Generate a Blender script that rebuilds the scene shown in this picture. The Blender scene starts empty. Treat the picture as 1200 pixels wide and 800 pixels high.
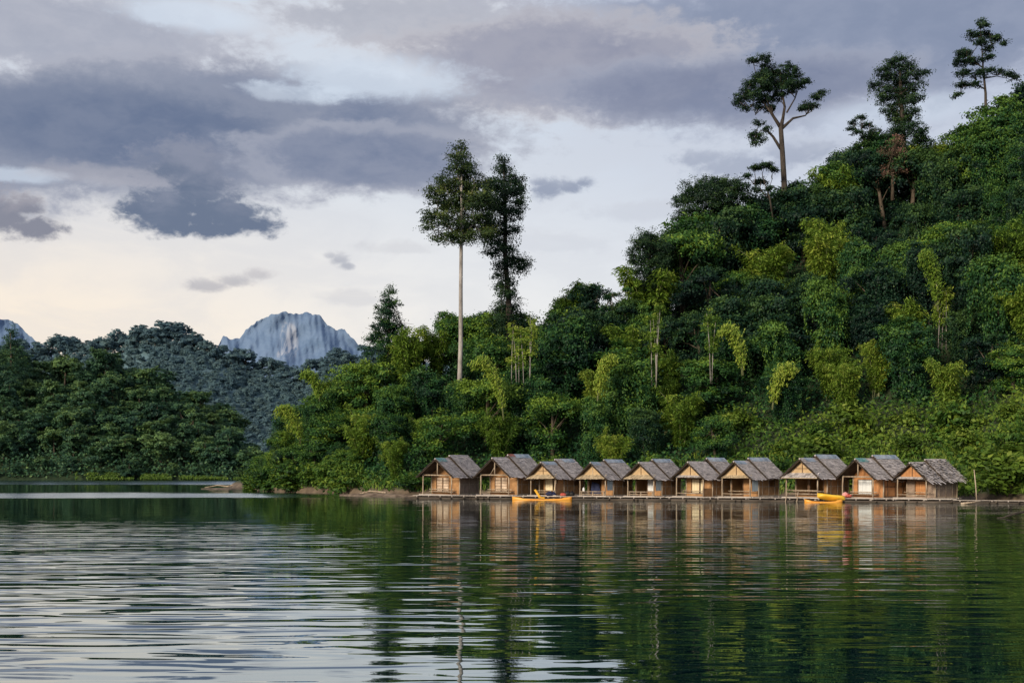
import bpy, math, random
import numpy as np
from math import radians, sin, cos, tan, atan, pi

rnd = random.Random(7)
rng = np.random.default_rng(11)
S = bpy.context.scene
COL = S.collection

# ------------------------------------------------------------------ survey of the place
F, HZ, H = 1400.0, 552.0, 3.0          # focal length (px of a 1200 px wide picture), horizon row, eye height (m)


def P(px, py, Y):
    return ((px - 600) / F * Y, Y, H + (HZ - py) / F * Y)


def lerp_table(tab):
    xs = np.array([a for a, b in tab], float)
    ys = np.array([b for a, b in tab], float)
    return lambda x: np.interp(x, xs, ys)


# ------------------------------------------------------------------ node helpers
class X:
    """a shader socket with arithmetic"""
    def __init__(s, nt, sock):
        s.nt, s.k = nt, sock

    def _m(s, op, *o):
        n = s.nt.nodes.new('ShaderNodeMath')
        n.operation = op
        for i, v in enumerate((s,) + o):
            if isinstance(v, X):
                s.nt.links.new(v.k, n.inputs[i])
            else:
                n.inputs[i].default_value = float(v)
        return X(s.nt, n.outputs[0])

    def __add__(s, o): return s._m('ADD', o)
    def __sub__(s, o): return s._m('SUBTRACT', o)
    def __mul__(s, o): return s._m('MULTIPLY', o)
    def __truediv__(s, o): return s._m('DIVIDE', o)
    def max(s, o): return s._m('MAXIMUM', o)
    def min(s, o): return s._m('MINIMUM', o)
    def abs(s): return s._m('ABSOLUTE')
    def pow(s, o): return s._m('POWER', o)
    def sqrt(s): return s._m('SQRT')
    def inv(s): return (s * -1.0) + 1.0

    def step(s, a, b):
        """smoothstep from a to b, 0..1 (a > b gives a falling edge)"""
        n = s.nt.nodes.new('ShaderNodeMapRange')
        n.interpolation_type = 'SMOOTHSTEP'
        lo, hi = (a, b) if a < b else (b, a)
        s.nt.links.new(s.k, n.inputs[0])
        n.inputs[1].default_value, n.inputs[2].default_value = lo, hi
        n.inputs[3].default_value, n.inputs[4].default_value = (0, 1) if a < b else (1, 0)
        return X(s.nt, n.outputs[0])


def vec(nt, a, b, c=0.0):
    n = nt.nodes.new('ShaderNodeCombineXYZ')
    for i, v in enumerate((a, b, c)):
        if isinstance(v, X):
            nt.links.new(v.k, n.inputs[i])
        else:
            n.inputs[i].default_value = float(v)
    return n.outputs[0]


def noise(nt, v, scale=1.0, detail=3.0, rough=0.5, dist=0.0):
    n = nt.nodes.new('ShaderNodeTexNoise')
    nt.links.new(v, n.inputs['Vector'])
    n.inputs['Scale'].default_value = scale
    n.inputs['Detail'].default_value = detail
    n.inputs['Roughness'].default_value = rough
    n.inputs['Distortion'].default_value = dist
    return X(nt, n.outputs[0])


def mixc(nt, f, a, b):
    n = nt.nodes.new('ShaderNodeMix')
    n.data_type = 'RGBA'
    if isinstance(f, X):
        nt.links.new(f.k, n.inputs[0])
    else:
        n.inputs[0].default_value = f
    for i, v in ((6, a), (7, b)):
        if isinstance(v, tuple):
            n.inputs[i].default_value = v + (1.0,)
        else:
            nt.links.new(v, n.inputs[i])
    return n.outputs[2]


def new_mat(name):
    m = bpy.data.materials.new(name)
    m.use_nodes = True
    nt = m.node_tree
    return m, nt, nt.nodes['Principled BSDF'], nt.nodes['Material Output']


def objcoord(nt):
    return nt.nodes.new('ShaderNodeTexCoord').outputs['Object']


def geopos(nt):
    return nt.nodes.new('ShaderNodeNewGeometry').outputs['Position']


def attr(nt, name='shade'):
    n = nt.nodes.new('ShaderNodeAttribute')
    n.attribute_name = name
    return X(nt, n.outputs['Fac'])


def sep(nt, v):
    n = nt.nodes.new('ShaderNodeSeparateXYZ')
    nt.links.new(v, n.inputs[0])
    return [X(nt, o) for o in n.outputs]


# ------------------------------------------------------------------ materials
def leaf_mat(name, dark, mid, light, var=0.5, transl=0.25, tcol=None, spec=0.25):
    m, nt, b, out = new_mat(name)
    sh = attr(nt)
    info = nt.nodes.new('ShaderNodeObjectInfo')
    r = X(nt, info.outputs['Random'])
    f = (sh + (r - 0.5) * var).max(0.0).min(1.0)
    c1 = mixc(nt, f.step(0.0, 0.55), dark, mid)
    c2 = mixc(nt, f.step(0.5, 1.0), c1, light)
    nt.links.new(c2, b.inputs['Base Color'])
    b.inputs['Roughness'].default_value = 0.55
    b.inputs['Specular IOR Level'].default_value = spec
    t = nt.nodes.new('ShaderNodeBsdfTranslucent')
    nt.links.new(c2, t.inputs['Color'])
    mx = nt.nodes.new('ShaderNodeMixShader')
    mx.inputs[0].default_value = transl
    nt.links.new(b.outputs[0], mx.inputs[1])
    nt.links.new(t.outputs[0], mx.inputs[2])
    nt.links.new(mx.outputs[0], out.inputs['Surface'])
    return m


def rough_mat(name, a, b_, scale=4.0, rough=0.8, stretch=(1, 1, 1), use_shade=False, bump=0.0, detail=5.0, spec=0.2):
    m, nt, b, out = new_mat(name)
    mp = nt.nodes.new('ShaderNodeMapping')
    mp.inputs['Scale'].default_value = stretch
    nt.links.new(objcoord(nt), mp.inputs['Vector'])
    n = noise(nt, mp.outputs[0], scale, detail, 0.62)
    f = n.step(0.3, 0.7)
    if use_shade:
        f = (f * 0.45 + attr(nt) * 0.6).min(1.0)
    nt.links.new(mixc(nt, f, a, b_), b.inputs['Base Color'])
    b.inputs['Roughness'].default_value = rough
    b.inputs['Specular IOR Level'].default_value = spec
    if bump:
        bn = nt.nodes.new('ShaderNodeBump')
        bn.inputs['Distance'].default_value = bump
        nt.links.new(n.k, bn.inputs['Height'])
        nt.links.new(bn.outputs[0], b.inputs['Normal'])
    return m


M = {}
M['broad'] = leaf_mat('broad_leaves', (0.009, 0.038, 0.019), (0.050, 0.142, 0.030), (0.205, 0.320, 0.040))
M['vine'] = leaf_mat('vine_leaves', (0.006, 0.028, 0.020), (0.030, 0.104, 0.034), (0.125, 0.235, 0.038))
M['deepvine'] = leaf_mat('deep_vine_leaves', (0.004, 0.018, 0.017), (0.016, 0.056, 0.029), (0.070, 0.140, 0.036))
M['bamboo'] = leaf_mat('bamboo_leaves', (0.050, 0.115, 0.020), (0.180, 0.300, 0.040), (0.390, 0.470, 0.080), transl=0.35)
M['shrub'] = leaf_mat('shrub_leaves', (0.014, 0.050, 0.014), (0.068, 0.155, 0.024), (0.200, 0.290, 0.040), transl=0.3)
M['grass'] = leaf_mat('grass_blades', (0.045, 0.095, 0.014), (0.125, 0.215, 0.028), (0.260, 0.330, 0.050), transl=0.3)
M['emerg'] = leaf_mat('emergent_leaves', (0.014, 0.036, 0.015), (0.050, 0.090, 0.024), (0.150, 0.180, 0.038), var=0.1)
M['dark'] = leaf_mat('dark_green_leaves', (0.008, 0.024, 0.016), (0.022, 0.060, 0.025), (0.065, 0.120, 0.032), var=0.1)  # dark green set for trees standing against the sky
M['pink'] = leaf_mat('flushing_leaves', (0.06, 0.05, 0.03), (0.17, 0.11, 0.08), (0.34, 0.17, 0.15), var=0.1)
M['left'] = leaf_mat('inlet_leaves', (0.022, 0.066, 0.046), (0.058, 0.138, 0.066), (0.140, 0.235, 0.078), var=0.6)
M['far'] = leaf_mat('hazed_valley_leaves', (0.130, 0.222, 0.275), (0.148, 0.246, 0.284), (0.178, 0.270, 0.280), var=0.4, transl=0.5, spec=0.0)  # distance haze painted into the leaf colours as blue-grey
M['bark'] = rough_mat('brown_bark', (0.045, 0.035, 0.026), (0.14, 0.115, 0.09), 3.0, 0.9, (1, 1, .25))
M['darkbark'] = rough_mat('dark_bark', (0.028, 0.024, 0.022), (0.085, 0.070, 0.060), 3.0, 0.9, (1, 1, .25))
M['palebark'] = rough_mat('pale_bark', (0.20, 0.185, 0.175), (0.44, 0.41, 0.395), 2.2, 0.85, (1, 1, .3))
M['culm'] = rough_mat('bamboo_culm', (0.10, 0.13, 0.05), (0.30, 0.31, 0.17), 1.5, 0.5, (1, 1, .4))
M['soil'] = rough_mat('forest_soil', (0.012, 0.020, 0.010), (0.04, 0.05, 0.022), 0.5, 0.95)
M['mud'] = rough_mat('bank_mud', (0.085, 0.062, 0.045), (0.24, 0.185, 0.14), 1.3, 0.9, bump=0.05)
M['post'] = rough_mat('weathered_pole', (0.23, 0.17, 0.12), (0.52, 0.43, 0.33), 3.0, 0.75, (2, 2, .5))
M['plank'] = rough_mat('grey_plank', (0.24, 0.21, 0.19), (0.62, 0.56, 0.51), 3.0, 0.85, (.6, 3, 3), True)
M['log'] = rough_mat('wet_log', (0.022, 0.018, 0.015), (0.13, 0.105, 0.085), 2.0, 0.6, (.4, 3, 3), True)
M['thatch'] = rough_mat('grey_thatch', (0.190, 0.175, 0.178), (0.70, 0.645, 0.63), 2.5, 0.85, (1, 1, 1), True)
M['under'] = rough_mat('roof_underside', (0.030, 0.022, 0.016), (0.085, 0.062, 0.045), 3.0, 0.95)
M['tanfringe'] = rough_mat('tan_thatch', (0.26, 0.20, 0.13), (0.66, 0.54, 0.37), 4.0, 0.85, (4, 1, 1), True)
M['cap'] = rough_mat('blue_tarp', (0.16, 0.22, 0.30), (0.40, 0.47, 0.55), 2.0, 0.5)
M['tealcap'] = rough_mat('teal_tarp', (0.05, 0.20, 0.20), (0.26, 0.42, 0.42), 2.0, 0.5)
M['redcap'] = rough_mat('red_tarp', (0.22, 0.06, 0.05), (0.36, 0.16, 0.13), 2.0, 0.6)


def woven(name, a, b_, kx=9.0, kz=9.0):
    """split bamboo mat: fine over-under strips with mottling"""
    m, nt, b, out = new_mat(name)
    x, y, z = sep(nt, objcoord(nt))
    u = (x + y) * kx
    v = z * kz
    st = nt.nodes.new('ShaderNodeMath'); st.operation = 'SINE'
    nt.links.new((u * 6.28).k, st.inputs[0])
    st2 = nt.nodes.new('ShaderNodeMath'); st2.operation = 'SINE'
    nt.links.new((v * 6.28).k, st2.inputs[0])
    chk = (X(nt, st.outputs[0]) * X(nt, st2.outputs[0])) * 0.22 + 0.5
    big = noise(nt, objcoord(nt), 1.7, 6.0, 0.65)
    f = (chk * 0.5 + big.step(0.3, 0.72) * 0.6).min(1.0)
    nt.links.new(mixc(nt, f, a, b_), b.inputs['Base Color'])
    b.inputs['Roughness'].default_value = 0.75
    b.inputs['Specular IOR Level'].default_value = 0.2
    return m


M['wall'] = woven('woven_bamboo_wall', (0.20, 0.10, 0.045), (0.53, 0.30, 0.14))
M['wall_grey'] = woven('weathered_bamboo_wall', (0.17, 0.125, 0.10), (0.42, 0.32, 0.255))
M['wall_orange'] = woven('orange_board_wall', (0.32, 0.14, 0.06), (0.64, 0.32, 0.14), 3.0, 0.3)
M['gable'] = woven('pale_woven_gable', (0.38, 0.25, 0.135), (0.70, 0.52, 0.31), 6, 6)
M['curtain'] = rough_mat('cream_curtain', (0.70, 0.58, 0.38), (0.86, 0.77, 0.57), 1.5, 0.8, (5, 5, .4))
M['white'] = rough_mat('white_curtain', (0.62, 0.66, 0.70), (0.82, 0.85, 0.88), 1.5, 0.8, (5, 5, .4))
M['bluepanel'] = rough_mat('blue_grey_cloth', (0.28, 0.36, 0.40), (0.50, 0.58, 0.62), 1.5, 0.8, (5, 5, .4))
M['lattice'] = rough_mat('pale_door_panel', (0.46, 0.34, 0.25), (0.74, 0.60, 0.48), 2.0, 0.7)
M['frame'] = rough_mat('dark_timber', (0.085, 0.05, 0.03), (0.20, 0.12, 0.075), 3.0, 0.7)
M['navy'] = rough_mat('navy_cloth', (0.010, 0.014, 0.045), (0.04, 0.05, 0.11), 4.0, 0.8)
M['redcloth'] = rough_mat('red_cloth', (0.35, 0.05, 0.04), (0.60, 0.16, 0.12), 4.0, 0.7)
M['pinkcloth'] = rough_mat('pink_cloth', (0.60, 0.16, 0.15), (0.80, 0.50, 0.48), 4.0, 0.7)
M['orange'] = rough_mat('orange_hull', (0.78, 0.30, 0.03), (0.86, 0.40, 0.06), 1.2, 0.38, spec=0.5)
M['yellow'] = rough_mat('yellow_hull', (0.78, 0.46, 0.03), (0.86, 0.56, 0.06), 1.2, 0.38, spec=0.5)
M['seatyellow'] = rough_mat('yellow_seat', (0.76, 0.38, 0.03), (0.86, 0.48, 0.06), 2, 0.5)
M['black'] = rough_mat('black_rubber', (0.015, 0.015, 0.016), (0.03, 0.03, 0.03), 3, 0.5)
M['jug'] = rough_mat('white_plastic', (0.68, 0.70, 0.72), (0.8, 0.8, 0.8), 3, 0.4)
M['branch'] = rough_mat('wet_dead_wood', (0.018, 0.015, 0.012), (0.07, 0.058, 0.045), 3, 0.6)


# ------------------------------------------------------------------ mesh helpers
class MB:
    def __init__(s):
        s.v, s.f, s.s = [], [], []

    def add(s, vs, fs, shade=0.5):
        o = len(s.v)
        s.v += [tuple(p) for p in vs]
        s.f += [tuple(i + o for i in f) for f in fs]
        s.s += [shade] * len(fs)

    def box(s, lo, hi, shade=0.5):
        (a, b, c), (d, e, f) = lo, hi
        s.add([(a, b, c), (d, b, c), (d, e, c), (a, e, c), (a, b, f), (d, b, f), (d, e, f), (a, e, f)],
              [(0, 3, 2, 1), (4, 5, 6, 7), (0, 1, 5, 4), (1, 2, 6, 5), (2, 3, 7, 6), (3, 0, 4, 7)], shade)

    def quad(s, a, b, c, d, shade=0.5):
        s.add([a, b, c, d], [(0, 1, 2, 3)], shade)

    def slab(s, pts, n, shade=0.5):
        """polygon pts extruded by the vector n"""
        k = len(pts)
        top = [tuple(p[i] + n[i] for i in range(3)) for p in pts]
        s.add(list(pts) + top, [tuple(range(k))[::-1], tuple(range(k, 2 * k))] +
              [(i, (i + 1) % k, k + (i + 1) % k, k + i) for i in range(k)], shade)

    def tube(s, pts, rad, n=6, shade=0.5):
        pts = [np.array(p, float) for p in pts]
        if not hasattr(rad, '__len__'):
            rad = [rad] * len(pts)
        rings = []
        ref = np.array([0.31, 0.22, 0.92])
        d0 = pts[-1] - pts[0]
        d0 /= np.linalg.norm(d0) + 1e-9
        if abs(d0 @ (ref / np.linalg.norm(ref))) > 0.9:
            ref = np.array([1.0, 0.1, 0.05])
        vs = []
        for i, p in enumerate(pts):
            d = pts[min(i + 1, len(pts) - 1)] - pts[max(i - 1, 0)]
            d /= np.linalg.norm(d) + 1e-9
            a = np.cross(d, ref); a /= np.linalg.norm(a) + 1e-9
            b = np.cross(d, a)
            for k in range(n):
                t = 2 * pi * k / n
                vs.append(p + (a * cos(t) + b * sin(t)) * rad[i])
        fs = []
        for i in range(len(pts) - 1):
            for k in range(n):
                fs.append((i * n + k, i * n + (k + 1) % n, (i + 1) * n + (k + 1) % n, (i + 1) * n + k))
        fs.append(tuple(range(n))[::-1])
        fs.append(tuple(range((len(pts) - 1) * n, len(pts) * n)))
        s.add(vs, fs, shade)

    def mesh(s, name, mat, smooth=False):
        me = bpy.data.meshes.new(name)
        me.from_pydata(s.v, [], s.f)
        a = me.attributes.new('shade', 'FLOAT', 'FACE')
        a.data.foreach_set('value', np.array(s.s, np.float32))
        me.materials.append(M[mat] if isinstance(mat, str) else mat)
        if smooth:
            me.polygons.foreach_set('use_smooth', [True] * len(s.f))
        me.update()
        return me

    def build(s, name, mat, parent=None, smooth=False):
        return link(name, s.mesh(name, mat, smooth), parent)


def link(name, data, parent=None):
    o = bpy.data.objects.new(name, data)
    COL.objects.link(o)
    if parent is not None:
        o.parent = parent
    return o


def empty(name, loc, rz=0.0, sc=1.0):
    o = bpy.data.objects.new(name, None)
    COL.objects.link(o)
    o.location = loc
    o.rotation_euler = (0, 0, rz)
    o.scale = (sc, sc, sc) if not hasattr(sc, '__len__') else sc
    o.empty_display_size = 0.3
    return o


def tag(o, label, cat, group=None):
    o['label'] = label
    o['category'] = cat
    if group:
        o['group'] = group
    return o


def struct(o, kind='structure'):
    o['kind'] = kind
    return o


def np_mesh(name, V, Q, shade, mat, smooth=False):
    me = bpy.data.meshes.new(name)
    m = len(Q)
    me.vertices.add(len(V))
    me.vertices.foreach_set('co', V.astype(np.float32).ravel())
    me.loops.add(m * 4)
    me.loops.foreach_set('vertex_index', Q.astype(np.int32).ravel())
    me.polygons.add(m)
    me.polygons.foreach_set('loop_start', np.arange(0, m * 4, 4, dtype=np.int32))
    me.update(calc_edges=True)
    a = me.attributes.new('shade', 'FLOAT', 'FACE')
    a.data.foreach_set('value', shade.astype(np.float32))
    me.materials.append(M[mat])
    if smooth:
        me.polygons.foreach_set('use_smooth', np.ones(m, bool))
    return me


def unit(a):
    return a / (np.linalg.norm(a, axis=-1, keepdims=True) + 1e-9)


def leaf_arrays(C, N, L, W, shade, axis=None):
    """leaf blades: centre, normal, length, width; each one folded along its midrib"""
    n = len(C)
    N = unit(N)
    if axis is None:
        axis = rng.normal(size=(n, 3))
    U = unit(axis - N * np.sum(axis * N, 1, keepdims=True))
    Vv = np.cross(N, U)
    L = np.broadcast_to(np.asarray(L, float), (n,))[:, None]
    W = np.broadcast_to(np.asarray(W, float), (n,))[:, None]
    a = C - U * L * .5
    b = C + Vv * W * .5 + N * W * .18 + U * L * .06
    c = C + U * L * .5 - N * L * .12
    d = C - Vv * W * .5 + N * W * .18 + U * L * .06
    V = np.stack([a, b, c, d], 1).reshape(-1, 3)
    Q = np.arange(n * 4).reshape(n, 4)
    return V, Q, np.clip(shade, 0, 1)


def leaf_mesh(name, parts, mat):
    Vs, Qs, Ss, o = [], [], [], 0
    for V, Q, s in parts:
        Vs.append(V); Qs.append(Q + o); Ss.append(s); o += len(V)
    return np_mesh(name, np.concatenate(Vs), np.concatenate(Qs), np.concatenate(Ss), mat)


def sphere_dirs(n, zmin=-0.6):
    z = rng.uniform(zmin, 1.0, n)
    t = rng.uniform(0, 2 * pi, n)
    r = np.sqrt(np.maximum(0, 1 - z * z))
    return np.stack([r * np.cos(t), r * np.sin(t), z], 1)


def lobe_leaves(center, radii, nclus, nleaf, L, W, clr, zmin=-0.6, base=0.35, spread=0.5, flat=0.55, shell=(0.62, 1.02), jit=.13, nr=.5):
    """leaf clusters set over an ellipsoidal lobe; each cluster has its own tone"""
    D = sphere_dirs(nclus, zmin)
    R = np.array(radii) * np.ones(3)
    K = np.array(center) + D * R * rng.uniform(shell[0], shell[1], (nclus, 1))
    tone = base + spread * (rng.random(nclus) - 0.5) + 0.26 * D[:, 2]  # lobe tops lighter: young growth, plus clump shading painted into the tone
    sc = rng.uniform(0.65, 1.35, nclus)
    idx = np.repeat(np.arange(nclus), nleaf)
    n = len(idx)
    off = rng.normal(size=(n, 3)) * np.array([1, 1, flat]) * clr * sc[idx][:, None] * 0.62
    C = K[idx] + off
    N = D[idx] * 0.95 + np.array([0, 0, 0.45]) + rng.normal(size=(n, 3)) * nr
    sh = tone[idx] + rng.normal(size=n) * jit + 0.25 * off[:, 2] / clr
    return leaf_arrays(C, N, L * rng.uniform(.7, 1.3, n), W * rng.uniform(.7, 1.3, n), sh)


def hang_strings(pts, length, step, L, W, base=0.4):
    """vine curtains hanging from the given points"""
    C, Sh = [], []
    for p in pts:
        ln = length * rnd.uniform(.4, 1.2)
        k = max(2, int(ln / step))
        tone = base + rnd.uniform(-.25, .3)
        for i in range(k):
            C.append((p[0] + rnd.gauss(0, .18), p[1] + rnd.gauss(0, .18), p[2] - ln * i / k))
            Sh.append(tone + rnd.gauss(0, .1))
    C = np.array(C)
    n = len(C)
    N = rng.normal(size=(n, 3)) * np.array([1, 1, .4]) + np.array([0, 0, .3])
    ax = rng.normal(size=(n, 3)) * .4 + np.array([0, 0, -1.0])
    return leaf_arrays(C, N, L * rng.uniform(.7, 1.3, n), W, np.array(Sh), ax)


# ------------------------------------------------------------------ camera, sun, sky
cam = bpy.data.cameras.new('camera')
cam.sensor_width = 36.0
cam.lens = F / 1200 * 36.0
cam.shift_y = (HZ - 400) / 1200.0
cam.clip_end = 12000
co = bpy.data.objects.new('camera', cam)
COL.objects.link(co)
co.location = (0, 0, H)
co.rotation_euler = (radians(90), 0, 0)
S.camera = co
S.view_settings.view_transform = 'Standard'
S.view_settings.look = 'None'
S.view_settings.exposure = 0
S.view_settings.gamma = 1
S.cycles.max_bounces = 6
S.cycles.diffuse_bounces = 3
S.cycles.glossy_bounces = 3
S.cycles.transmission_bounces = 3
S.cycles.caustics_reflective = False
S.cycles.caustics_refractive = False

SUN_AZ, SUN_EL = radians(-142), radians(20)
sd = bpy.data.lights.new('sun', 'SUN')
sd.energy = 3.7
sd.angle = radians(13)
sd.color = (1.0, 0.85, 0.64)
so = bpy.data.objects.new('sun', sd)
COL.objects.link(so)
so.rotation_euler = (pi / 2 - SUN_EL, 0, pi - SUN_AZ)

W = bpy.data.worlds.new('World')
S.world = W
W.use_nodes = True
W.cycles.sampling_method = 'MANUAL'
W.cycles.sample_map_resolution = 512


def build_sky():
    nt = W.node_tree
    bg = nt.nodes['Background']
    tc = nt.nodes.new('ShaderNodeTexCoord').outputs['Generated']
    x, y, z = sep(nt, tc)
    az = x._m('ARCTAN2', y)
    el = z.max(-1.0).min(1.0)._m('ARCSINE')
    A, E = az * F, el * F                     # angles in units of 1/1400 rad

    def AE(px, py):
        a = atan((px - 600) / F)
        return F * a, F * atan((HZ - py) / F * cos(a))
    sky = nt.nodes.new('ShaderNodeTexSky')
    sky.sky_type = 'NISHITA'
    sky.sun_disc = False
    sky.sun_elevation = SUN_EL
    sky.sun_rotation = SUN_AZ
    nis = mixc(nt, 0.0, (0, 0, 0), (0, 0, 0))
    sc = nt.nodes.new('ShaderNodeVectorMath'); sc.operation = 'SCALE'
    nt.links.new(sky.outputs[0], sc.inputs[0]); sc.inputs['Scale'].default_value = 0.10
    nis = sc.outputs[0]
    # high thin overcast over the clear sky
    n_big = noise(nt, vec(nt, A * (1 / 420.), E * (1 / 120.)), 1, 5, .55, .3)
    n_mid = noise(nt, vec(nt, A * (1 / 150.), E * (1 / 62.), 3.7), 1, 6, .6, .4)
    n_fine = noise(nt, vec(nt, A * (1 / 48.), E * (1 / 26.), 9.1), 1, 5, .6, .3)
    warm = mixc(nt, A.step(-600, 120), (1.12, 0.94, 0.74), (0.95, 0.925, 0.90))
    low = mixc(nt, A.step(0, 560), warm, (0.70, 0.74, 0.82))
    high = mixc(nt, A.step(-200, 500), (0.72, 0.78, 0.87), (0.58, 0.63, 0.75))
    veil = mixc(nt, E.step(90, 420), low, high)
    veil = mixc(nt, n_mid.step(.62, .38) * 0.28, veil, (0.66, 0.67, 0.73))
    c = mixc(nt, 0.88, nis, veil)

    n_det = noise(nt, vec(nt, A * (1 / 20.), E * (1 / 13.), 5.2), 1, 6, .65, .3)
    wob = (n_mid - 0.5) * 1.0 + (n_fine - 0.5) * 0.85 + (n_big - .5) * .4 + (n_det - .5) * .5
    body_n = (n_fine * .5 + n_mid * .5).step(.36, .62)
    # the cloud deck: overlapping banks, thin ones first; edges catch the light
    for px, py, rx, ry, k, col, lit, w, e1, e2 in (
            (70, 40, 260, 60, .80, (0.33, 0.35, 0.44), (0.58, 0.58, 0.64), 1.0, 1.12, .62),
            (470, 22, 230, 34, .75, (0.38, 0.39, 0.46), (0.64, 0.64, 0.69), 1.2, 1.12, .62),
            (1010, 40, 480, 95, .92, (0.215, 0.262, 0.385), (0.37, 0.41, 0.53), .8, 1.12, .7),
            (660, 80, 230, 66, .90, (0.29, 0.305, 0.40), (0.56, 0.55, 0.59), .9, 1.1, .7),
            (850, 105, 240, 42, .88, (0.195, 0.230, 0.345), (0.38, 0.41, 0.51), .7, 1.1, .7),
            (-60, 150, 330, 80, .95, (0.180, 0.222, 0.330), (0.42, 0.44, 0.52), .7, 1.08, .72),
            (310, 150, 320, 78, .97, (0.165, 0.208, 0.320), (0.42, 0.44, 0.52), .65, 1.08, .74),
            (265, 160, 160, 60, .9, (0.150, 0.192, 0.300), (0.20, 0.24, 0.35), .6, 1.1, .5),
            (160, 156, 270, 66, .97, (0.142, 0.186, 0.295), (0.32, 0.35, 0.44), .6, 1.08, .70),
            (430, 186, 170, 44, .88, (0.180, 0.222, 0.335), (0.44, 0.46, 0.54), .8, 1.1, .7),
            (-900, 150, 500, 260, .8, (0.25, 0.27, 0.35), (0.5, 0.48, 0.52), 1.0, 1.12, .62),
            (1900, 120, 500, 260, .8, (0.23, 0.26, 0.36), (0.46, 0.46, 0.53), 1.0, 1.12, .62)):
        if px < -300 or px > 1500:
            a0, e0 = px - 600.0, HZ - py
        else:
            a0, e0 = AE(px, py)
        u, v = (A - a0) * (1. / rx), (E - e0) * (1. / ry)
        r = (u * u + v * v).sqrt() + wob * w
        f = r.step(e1, e2)
        body = r.step(1.0, .45) * (body_n * .3 + .7)
        c = mixc(nt, f * k, c, mixc(nt, body, lit, col))
    # thin places where pale blue sky shows
    for px, py, rx, ry, k in ((440, 92, 130, 26, .75), (225, 20, 100, 18, .75), (345, 108, 70, 12, .5), (1060, 128, 110, 20, .5), (20, 205, 60, 10, .6)):
        a0, e0 = AE(px, py)
        u, v = (A - a0) * (1. / rx), (E - e0) * (1. / ry)
        c = mixc(nt, ((u * u + v * v).sqrt() + wob * 1.3).step(1.1, .4) * k, c, (0.66, 0.745, 0.86))
    # overhead, out of the picture: broken cloud
    c = mixc(nt, (E + wob * 260.).step(640, 900) * .8, c, (0.34, 0.35, 0.43))
    # single clouds below the deck
    for px, py, rx, ry, k, col, w in (
            (470, 292, 60, 13, .35, (0.55, 0.56, 0.61), 1.3), (412, 350, 46, 14, .35, (0.56, 0.57, 0.62), 1.4),
            (640, 285, 120, 20, .25, (0.55, 0.58, 0.66), 1.4),
            (150, 210, 130, 18, .4, (0.50, 0.49, 0.54), 1.4), (760, 250, 100, 18, .3, (0.50, 0.53, 0.62), 1.4)):
        a0, e0 = AE(px, py)
        u, v = (A - a0) * (1. / rx), (E - e0) * (1. / ry)
        # flat bases: stretch the lower half
        v = v.max(0.0) - (v.min(0.0) * -1.55)
        r = (u * u + v * v).sqrt() + wob * w
        f = r.step(1.05, .70 if k > .85 else .45) * k
        c = mixc(nt, f, c, mixc(nt, v.step(-.2, .9) * .35 + n_fine * .15, col, (0.62, 0.60, 0.62)))
    puff = (n_fine - .5) * 1.5 + (n_det - .5) * 1.5 + (n_mid - .5) * .5
    for k, soft, dark, light, blobs in (
            (.98, .70, (0.142, 0.184, 0.276), (0.285, 0.31, 0.40),
             ((226, 246, 92, 34), (214, 196, 62, 34), (232, 226, 50, 42), (190, 250, 60, 24), (222, 256, 70, 28), (268, 256, 48, 26), (292, 265, 44, 17), (240, 268, 92, 15), (160, 246, 34, 14))),
            (.93, .75, (0.215, 0.228, 0.295), (0.36, 0.35, 0.40), ((10, 256, 44, 30), (44, 266, 36, 20), (-20, 250, 50, 36), (30, 246, 26, 16))),
            (.85, .85, (0.27, 0.315, 0.43), (0.42, 0.46, 0.56), ((643, 223, 28, 18), (668, 220, 24, 12), (684, 215, 18, 9), (634, 214, 16, 10))),
            (.70, 1.0, (0.42, 0.42, 0.47), (0.58, 0.56, 0.58), ((244, 336, 34, 10), (276, 330, 30, 12), (302, 322, 24, 10))),
            (.70, .9, (0.36, 0.385, 0.46), (0.54, 0.55, 0.60), ((398, 304, 16, 11), (406, 312, 12, 7), (388, 300, 10, 7))),
            (.75, .8, (0.34, 0.385, 0.50), (0.50, 0.54, 0.64), ((870, 196, 70, 22), (930, 182, 50, 24), (960, 176, 36, 16), (820, 186, 40, 14)))):
        den = None
        top = None
        for px, py, rx, ry in blobs:
            a0, e0 = AE(px, py)
            u, v = (A - a0) * (1. / rx), (E - e0) * (1. / ry)
            v2 = v.max(0.0) - (v.min(0.0) * -1.35)
            d_ = ((u * u + v2 * v2).sqrt() * -1.0) + 1.12
            den = d_ if den is None else den.max(d_)
            w_ = (E - e0)
            top = w_ if top is None else top.max(w_ - 0.0)
        e_lo = min(AE(p, q)[1] for p, q, _, _ in blobs)
        e_hi = max(AE(p, q)[1] + r_ for p, q, _, r_ in blobs)
        rise = ((E - e_lo) * (1. / max(10., e_hi - e_lo)) + (n_fine - .5) * 1.6)
        m_ = (den + puff).step(.0, soft)
        c = mixc(nt, m_ * k, c, mixc(nt, rise.step(.1, 1.0) * .8 + (den + puff).step(.6, .05) * .35, dark, light))
    nt.links.new(c, bg.inputs['Color'])
    bg.inputs['Strength'].default_value = 1.0


build_sky()

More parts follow.
